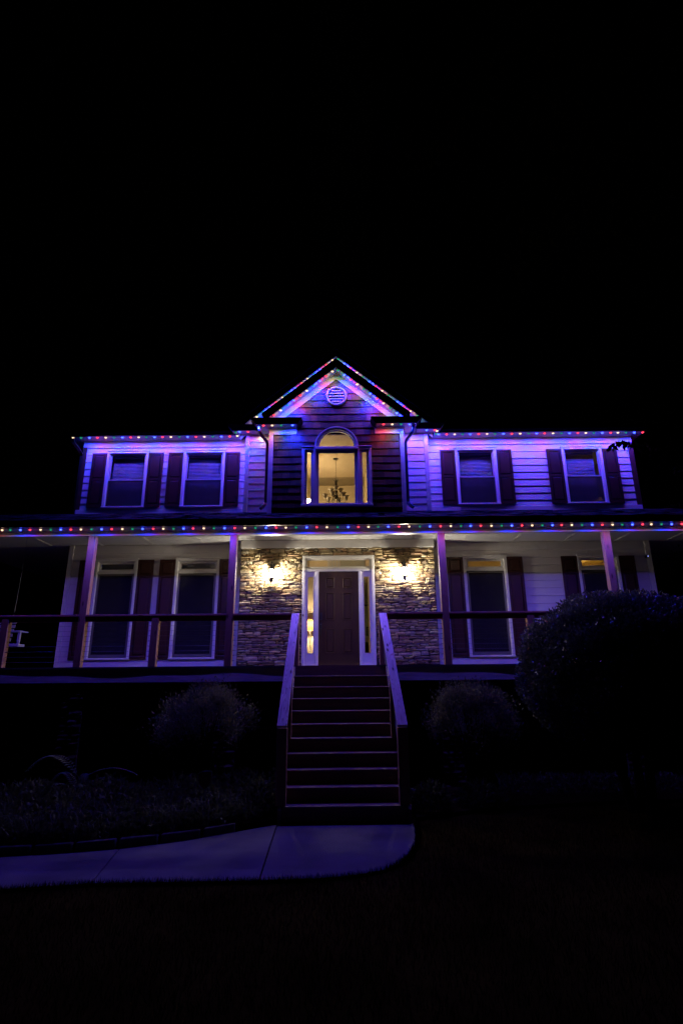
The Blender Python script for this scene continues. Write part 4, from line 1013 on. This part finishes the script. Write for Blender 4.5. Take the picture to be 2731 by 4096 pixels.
PXS = [-6.76, -6.6, -6.4, -6.21, -6.0, -5.8, -5.6, -5.4, -5.2, -4.99, -4.79, -4.59, -4.38, -4.18, -3.98, -3.77, -3.57, -3.37, -3.17, -2.98, -2.77, -2.57, -2.36, -2.16, -1.96, -1.75, -1.54, -1.34, -1.15, -0.95, -0.74, -0.54, -0.34, -0.13, 0.08, 0.28, 0.48, 0.67, 0.87, 1.08, 1.28, 1.49, 1.69, 1.9, 2.1, 2.3, 2.49, 2.69, 2.9, 3.1, 3.3, 3.5, 3.7, 3.9, 4.1, 4.28, 4.48, 4.68, 4.88, 5.08, 5.28, 5.47, 5.67, 5.87, 6.04, 6.24, 6.44, 6.64]
pc = cyc('W', len(PXS)); PXS = [-6.965]+PXS+[6.845]; pc = ['red']+pc+[cyc('W', len(pc)+1)[-1]]
run([(x, 10.74, 4.746) for x in PXS], pc, '', '%s %s light from the left along the porch eave', 'holiday lights along the porch eave')
WL = [-6.79, -6.59, -6.38, -6.18, -5.97, -5.76, -5.55, -5.34, -5.14, -4.95, -4.74, -4.54, -4.33, -4.12, -3.91, -3.7, -3.49, -3.28, -3.06, -2.85]
run([(x, 12.99, SZ-.025) for x in WL], cyc('W', 20), '', '%s %s light from the left under the left upper eave', 'holiday lights under the left upper eave')
WR = [2.59, 2.79, 2.99, 3.18, 3.39, 3.6, 3.8, 4.01, 4.22, 4.43, 4.64, 4.84, 5.04, 5.25, 5.46, 5.66, 5.87, 6.07, 6.27, 6.48, 6.69, 6.87, 7.07, 7.28, 7.49]
run([(x, 12.99, SZ-.025) for x in WR], cyc('R', 25), '', '%s %s light from the left under the right upper eave', 'holiday lights under the right upper eave')
CRN = 'holiday lights at the small eave returns'
for c, x, y, lab in (('white', -2.655, 12.965, 'warm white light where the left eave meets the middle section'), ('green', -2.655, 12.76, 'green light on the left return of the middle section'), ('blue', -2.555, 12.725, 'blue light on the left return of the middle section'), ('red', -2.345, 12.725, 'red light on the left return of the middle section'),
        ('blue', 2.052, 12.73, 'blue light on the right return of the middle section front'), ('red', 2.255, 12.73, 'red light on the right return of the middle section'), ('white', 2.315, 12.785, 'warm white light on the right return of the middle section'), ('green', 2.32, 12.955, 'green light where the right eave meets the middle section'), ('blue', 2.385, 12.99, 'blue light where the right eave meets the middle section'),
        ('red', 0.969, 12.385, 'red light at the inner end of the right bay return'), ('white', 1.178, 12.385, 'warm white light on the front of the right bay return'), ('green', 1.386, 12.385, 'green light on the front of the right bay return'), ('blue', 1.597, 12.395, 'blue light on the front of the right bay return'), ('red', 1.705, 12.545, 'red light on the side of the right bay return by the downspout'), ('white', 1.705, 12.75, 'warm white light on the side of the right bay return'),
        ('blue', -2.045, 12.455, 'blue light on the side of the left bay return'), ('green', -2.045, 12.675, 'green light on the side of the left bay return'), ('white', -2.045, 12.89, 'warm white light on the side of the left bay return'),
        ('red', -1.919, 12.385, 'red light on the front of the left bay return'), ('white', -1.708, 12.385, 'warm white light on the front of the left bay return'), ('green', -1.498, 12.385, 'green light on the front of the left bay return'), ('blue', -1.218, 12.385, 'blue light at the inner end of the left bay return')):
    light_at(c, (x, y, SZ-.025), lab, CRN)
N4 = ['white', 'red', 'blue', 'green']; N4r = ['green', 'blue', 'red', 'white']
def gable_run(n_l, n_r, apex, Yr, which, d0=.085, step=.1575):
    run([(CX-d0-step*i, Yr, apex-K*(d0+step*i)-.004) for i in range(n_l)], [N4[i % 4] for i in range(n_l)], '', '%%s %%s light down from the peak on the left %s rake' % which, 'holiday lights on the %s gable' % which)
    cr = [N4r[i % 4] for i in range(n_r)]
    run([(CX+.05+step*i+(.06 if (which == 'rear' and i > 8) else 0), Yr, apex-K*(.05+step*i+(.06 if (which == 'rear' and i > 8) else 0))-.004) for i in range(n_r)], cr, '', '%%s %%s light down from the peak on the right %s rake' % which, 'holiday lights on the %s gable' % which)
gable_run(10, 10, 9.285, 12.385, 'front')
gable_run(13, 13, 9.815, 12.725, 'rear')

# ================================================================== PORCH SWING, SIGN
t = thing('porch_swing', 'white porch swing hanging on chains at the far left of the porch', 'porch swing', (-7.9, 12.5, 2.6))
for i in range(7): MB().box(-8.75, -7.42, 12.22+i*.075, 12.22+i*.075+.06, 2.66, 2.68).obj('seat_slat', WHITEP, t)
for i in range(5): MB().box(-8.75, -7.42, 12.76+.03*i, 12.775+.03*i, 2.73+.10*i, 2.80+.10*i).obj('back_slat', WHITEP, t)
for x, sg in ((-8.78, -1), (-7.27, 1)):
    MB().box(min(x, x+sg*.25), max(x, x+sg*.25), 12.38, 12.72, 2.905, 2.93).obj('armrest', WHITEP, t); MB().box(x+sg*.22-.022, x+sg*.22+.022, 12.40, 12.45, 2.60, 2.904).obj('arm_post', WHITEP, t)
    MB().box(min(x-sg*.03, x+sg*.197), max(x-sg*.03, x+sg*.197), 12.40, 12.72, 2.60, 2.655).obj('seat_rail', WHITEP, t)
    MB().tube([(x+sg*.02, 12.42, 2.93), (x+sg*.01, 12.5, 4.0), (x+sg*.01, 12.5, 5.035)], .0035, 5).obj('chain', BRONZE, t)
sx, sy = -1.80, 8.05
t = thing('yard_sign', 'small shield-shaped yard sign on a thin stake in the flower bed', 'sign', (sx, sy, .03))
MB().tube([(sx, sy+.012, 0.0), (sx-.035, sy+.012, .40), (sx-.055, sy+.012, .70)], .006, 6).obj('stake', SIGNEDGE, t)
sh = [(-.095, .665), (-.04, .690), (.03, .695), (.09, .692), (.092, .60), (.080, .545), (.045, .492), (.0, .462), (-.05, .50), (-.085, .555)]
sh = [(sx-.048+x, z) for x, z in sh]
c0 = (sum(p[0] for p in sh)/len(sh), sum(p[1] for p in sh)/len(sh))
MB().prism_y(sh[::-1], sy-.004, sy+.004).obj('shield', SIGNEDGE, t)
MB().prism_y([(c0[0]+(x-c0[0])*.90, c0[1]+(z-c0[1])*.90) for x, z in sh][::-1], sy-.0065, sy-.0042).obj('sign_face', SIGNFACE, t)

# ================================================================== PLANTS
def ellipsoid_points(n, c, r, lo=0.75, zmin=-9, squash=None):
    D = RNG.normal(0, 1, (int(n*1.6), 3)); D /= np.linalg.norm(D, axis=1)[:, None]
    t_ = lo+(1-lo)*RNG.random(len(D))**.5
    bump = 1+.022*np.sin(D[:, 0]*9+D[:, 2]*5)+.02*np.sin(D[:, 1]*11+D[:, 2]*8)
    P = D*np.array(r)*(t_*bump)[:, None]
    k = P[:, 2] > zmin; return (P[k]+np.array(c))[:n], D[k][:n]
# big clipped shrub on a short trunk
t = thing('clipped_shrub', 'large round clipped evergreen shrub in front of the right porch', 'shrub', (4.25, 9.0, 0))
P, D = ellipsoid_points(46000, (4.27, 9.0, 1.90), (1.57, 1.45, 1.19), .90, -1.06)
leaf_obj('crown', P, D*.9+np.array([0, 0, .25]), .050, .022, LEAFB, t, .5)
P, D = ellipsoid_points(6500, (4.27, 9.0, 1.92), (1.60, 1.48, 1.215), .985, -.95)
leaf_obj('sprigs', P, D*.5+np.array([0, 0, .5]), .060, .027, LEAFB, t, 1.0)
P, D = ellipsoid_points(15000, (4.27, 9.0, 1.88), (1.44, 1.32, 1.08), .45, -1.0)
leaf_obj('inner_foliage', P, D, .13, .085, LEAFB, t, .9)
m = MB()
for k, (dx, dy) in enumerate(((0, 0), (.35, .2), (-.32, .12), (.1, -.3))):
    m.tube([(4.25+dx*.4, 9.0+dy*.4, -.03), (4.25+dx*.7, 9.0+dy*.7, .6), (4.25+dx*1.5, 9.0+dy*1.5, 1.3), (4.25+dx*2.2, 9.0+dy*2.2, 1.9)], [.075, .06, .05, .02], 8)
m.obj('trunk', BARK, t)
# azaleas
def azalea(c, r, label, seed, lean=0.0):
    t = thing('azalea_bush', label, 'bush', (c[0], c[1], 0), 'azalea bushes beside the stairs')
    P = []; D = []
    rr = np.random.default_rng(seed)
    m = MB()
    for k in range(85):
        a = rr.uniform(0, 6.283); el = rr.uniform(-.45, 1.45); ce = math.cos(el)
        d = np.array([ce*math.cos(a), ce*math.sin(a), math.sin(el)])
        tip = np.array(c)+d*np.array(r)*rr.uniform(.66, 1.04); tip[0] += lean*d[2]
        n_ = 190; q = rr.normal(0, 1, (n_, 3))*np.array([.085, .085, .10])*rr.uniform(.6, 1.2)
        P.append(tip+q); D.append(np.tile(d*.6+np.array([0, 0, .7]), (n_, 1)))
        if k % 3 == 0: m.tube([(c[0]+rr.normal(0, .06), c[1]+rr.normal(0, .06), 0), (c[0]+d[0]*r[0]*.35, c[1]+d[1]*r[1]*.35, c[2]*.6), tuple(tip)], [.018, .012, .004], 5)
    leaf_obj('foliage', np.concatenate(P), np.concatenate(D), .048, .016, LEAFA, t, .45); m.obj('stem', BARK, t)
azalea((-2.35, 10.05, 1.16), (.74, .55, .48), 'tall azalea bush left of the stairs', 11, .08)
azalea((2.12, 10.05, 1.16), (.66, .55, .46), 'tall azalea bush right of the stairs', 12, -.03)
# arching ferns
def frond(base, d, length, rise, w=.11):
    V = []; F = []; n_ = 26; d = np.array(d)/np.linalg.norm(d); s = np.array([-d[1], d[0], 0])
    pts = [np.array(base)+d*length*u+np.array([0, 0, rise*(1.9*u-1.75*u*u)]) for u in np.linspace(0, 1, n_)]
    for i in range(2, n_-1):
        u = i/n_; L = w*(1-u*.75)*(1 if u > .2 else u/.2); tdir = pts[i+1]-pts[i]; tdir /= np.linalg.norm(tdir)
        for sg in (-1, 1):
            a = pts[i]; tip = a+s*sg*L+tdir*.035-np.array([0, 0, .012]); b = a+tdir*.020; mid = (a+tip)/2+np.array([0, 0, .008])
            o = len(V); V += [tuple(a), tuple(mid-tdir*.008), tuple(tip), tuple(mid+tdir*.012)]; F += [(o, o+1, o+2, o+3)]
    return V, F, pts
t = thing('fern', 'arching fern in the flower bed beside the left stone pier', 'fern', (-4.02, 9.3, 0))
for k, (d, L, rs, w) in enumerate((((-1, .05), .86, .66, .20), ((1, .1), .85, .30, .12), ((-.6, -.8), .6, .4, .09), ((.5, -.85), .55, .36, .08), ((-.2, .9), .6, .5, .09), ((.7, .6), .6, .42, .08), ((-.9, .5), .7, .58, .10))):
    V, F, pts = frond((-4.02, 9.3, .42 if k < 2 else .2), d+(0,), L, rs, w)
    m = MB(); m.v = V; m.f = F; m.m = [0]*len(F); m.tube([tuple(p) for p in pts[::5]], .004, 4); m.obj('frond', FERN, t)
MB().tube([(-4.02, 9.3, .0), (-4.02, 9.3, .42)], [.03, .012], 6).obj('stem', FERN, t)
# mixed planting: leaf mass and grassy blades
n = 11000; X = RNG.uniform(-6.2, -1.05, n); Yb = np.interp(X, [p[0] for p in back], [p[1] for p in back])
Yv = Yb+.16+RNG.random(n)**1.1*2.2
hgt = .12+.30*np.clip((Yv-Yb-.1)/1.4, 0, 1)*(.6+.4*np.sin(X*2.7+Yv*1.9)**2)
P = np.stack([X, Yv, .04+hgt*RNG.random(n)**.5], 1)
leaf_obj('ground_cover', P, np.tile(np.array([0, -.35, .75]), (n, 1)), .085, .045, LEAFG, None, .55, 'stuff')['label'] = 'low mixed leafy planting filling the left flower bed'
n = 2200; X = RNG.uniform(-6.2, -1.1, n); Yb = np.interp(X, [p[0] for p in back], [p[1] for p in back]); Yv = Yb+.2+RNG.random(n)*1.8
V = []; F = []
for x, y in zip(X, Yv):
    a = RNG.uniform(0, 6.283); L = RNG.uniform(.16, .34); h = RNG.uniform(.22, .46); dx, dy = math.cos(a), math.sin(a); o = len(V)
    for u in (0, .35, .7, 1.0):
        w = .007*(1-u*.85); px_, py_, pz_ = x+dx*L*u*u, y+dy*L*u*u, .04+h*(1.7*u-1.0*u*u); V += [(px_-dy*w, py_+dx*w, pz_), (px_+dy*w, py_-dx*w, pz_)]
    F += [(o, o+1, o+3, o+2), (o+2, o+3, o+5, o+4), (o+4, o+5, o+7, o+6)]
o = bpy.data.objects.new('tall_grass', np_mesh('tall_grass', np.array(V), np.array(F), LEAFG)); COL.objects.link(o); o['kind'] = 'stuff'; o['label'] = 'arching grassy leaves in the left flower bed'
def clump(c, r, h, n_, label, name='leafy_plant', L=.09, W=.04, m=LEAFG):
    th = RNG.uniform(0, 6.283, n_); rr = r*np.sqrt(RNG.random(n_)); z = .03+h*(1-(rr/r)**2*.7)*RNG.random(n_)**.6
    P = np.stack([c[0]+rr*np.cos(th), c[1]+rr*np.sin(th), z], 1); D = np.stack([np.cos(th)*.6, np.sin(th)*.6, np.full(n_, .6)], 1)
    o = leaf_obj(name, P, D, L, W, m, None, .4); tag(o, label, 'plant')
clump((-1.22, 8.75, 0), .30, .42, 900, 'leafy plant against the left foot of the stairs')
clump((1.22, 9.05, 0), .30, .36, 700, 'leafy plant against the right foot of the stairs')
clump((2.0, 9.35, 0), .35, .30, 700, 'low leafy plant under the right azalea bush')
n = 5200; X = RNG.uniform(2.6, 8.4, n); P = np.stack([X, 10.0+RNG.random(n)*.8, .03+.22*RNG.random(n)], 1)
leaf_obj('ground_cover', P, np.tile(np.array([0, -.3, .8]), (n, 1)), .07, .035, LEAFG, None, .55, 'stuff')['label'] = 'low ground cover under the right porch edge'

# ---- trees in the dark
def limb(m, a, b, r0, r1, bend=.3, n_=6):
    a, b = Vector(a), Vector(b); pts = [a.lerp(b, i/n_)+Vector((0, 0, bend*math.sin(math.pi*i/n_))) for i in range(n_+1)]
    m.tube(pts, [r0+(r1-r0)*i/n_ for i in range(n_+1)], 7); return pts
def tree(base, clusters, label, leaf_n, L, W, trunk_r, top):
    t = thing('tree', label, 'tree', base)
    m = MB(); tp = limb(m, base, (base[0]+.2, base[1], top), trunk_r, trunk_r*.55, 0); P = []; D = []
    br = MB()
    for c, s in clusters:
        limb(br, tp[3], c, trunk_r*.3, .012, .9, 9)
        for k in range(9):
            cc = np.array(c)+RNG.normal(0, 1, 3)*s*.55; n_ = leaf_n//9
            P.append(cc+RNG.normal(0, 1, (n_, 3))*s*.28); D.append(np.tile([0.1, -.2, -.5], (n_, 1)))
    m.obj('trunk', BARK, t); br.obj('limb', BARK, t)
    leaf_obj('crown', np.concatenate(P), np.concatenate(D), L, W, LEAFT, t, .6); return t
tree((10.6, 13.2, -.02), [((9.6, 13.0, 6.0), 1.0), ((10.8, 12.6, 7.4), 1.3), ((9.7, 14.2, 8.4), 1.2), ((11.4, 13.6, 9.6), 1.5), ((9.4, 13.6, 4.4), .8), ((10.3, 13.0, 3.2), .9)], 'dark broadleaf tree beside the right end of the house', 1500, .14, .075, .22, 6.5)
tw = tree((6.9, 5.2, -.02), [((2.6, 4.6, 8.2), .8), ((3.6, 5.6, 7.8), .9), ((1.2, 4.9, 8.6), .7), ((4.6, 4.2, 9.0), 1.0)], 'dark overhanging tree whose branches reach across the upper right sky', 900, .15, .07, .20, 7.5)
# leafy twig hanging in front of the right eave
t = thing('hanging_branch', 'black leafy twig hanging in front of the right end of the upper eave', 'branch', (7.2, 12.0, 7.2))
m = MB(); tw_p = [(9.0, 12.4, 7.5), (8.0, 12.25, 7.25), (7.2, 12.1, 7.02), (6.75, 12.0, 6.98), (6.50, 12.0, 7.06), (6.30, 12.0, 7.06), (6.14, 12.0, 6.97)]
m.tube(tw_p, [.016, .012, .008, .006, .005, .004, .002], 6); m.obj('twig', BARK, t)
P = []; D = []
rt = np.random.default_rng(5)
for a_, b_ in zip(tw_p[2:], tw_p[3:]):
    for k in range(15 if a_[0] < 6.9 else 6):
        u = rt.random(); P.append(np.array(a_)*(1-u)+np.array(b_)*u+rt.normal(0, .03, 3)); D.append([rt.normal(-.15, .55), rt.normal(0, .25), -.9])
leaf_obj('leaves', np.array(P), np.array(D), .17, .075, LEAFT, t, .22)
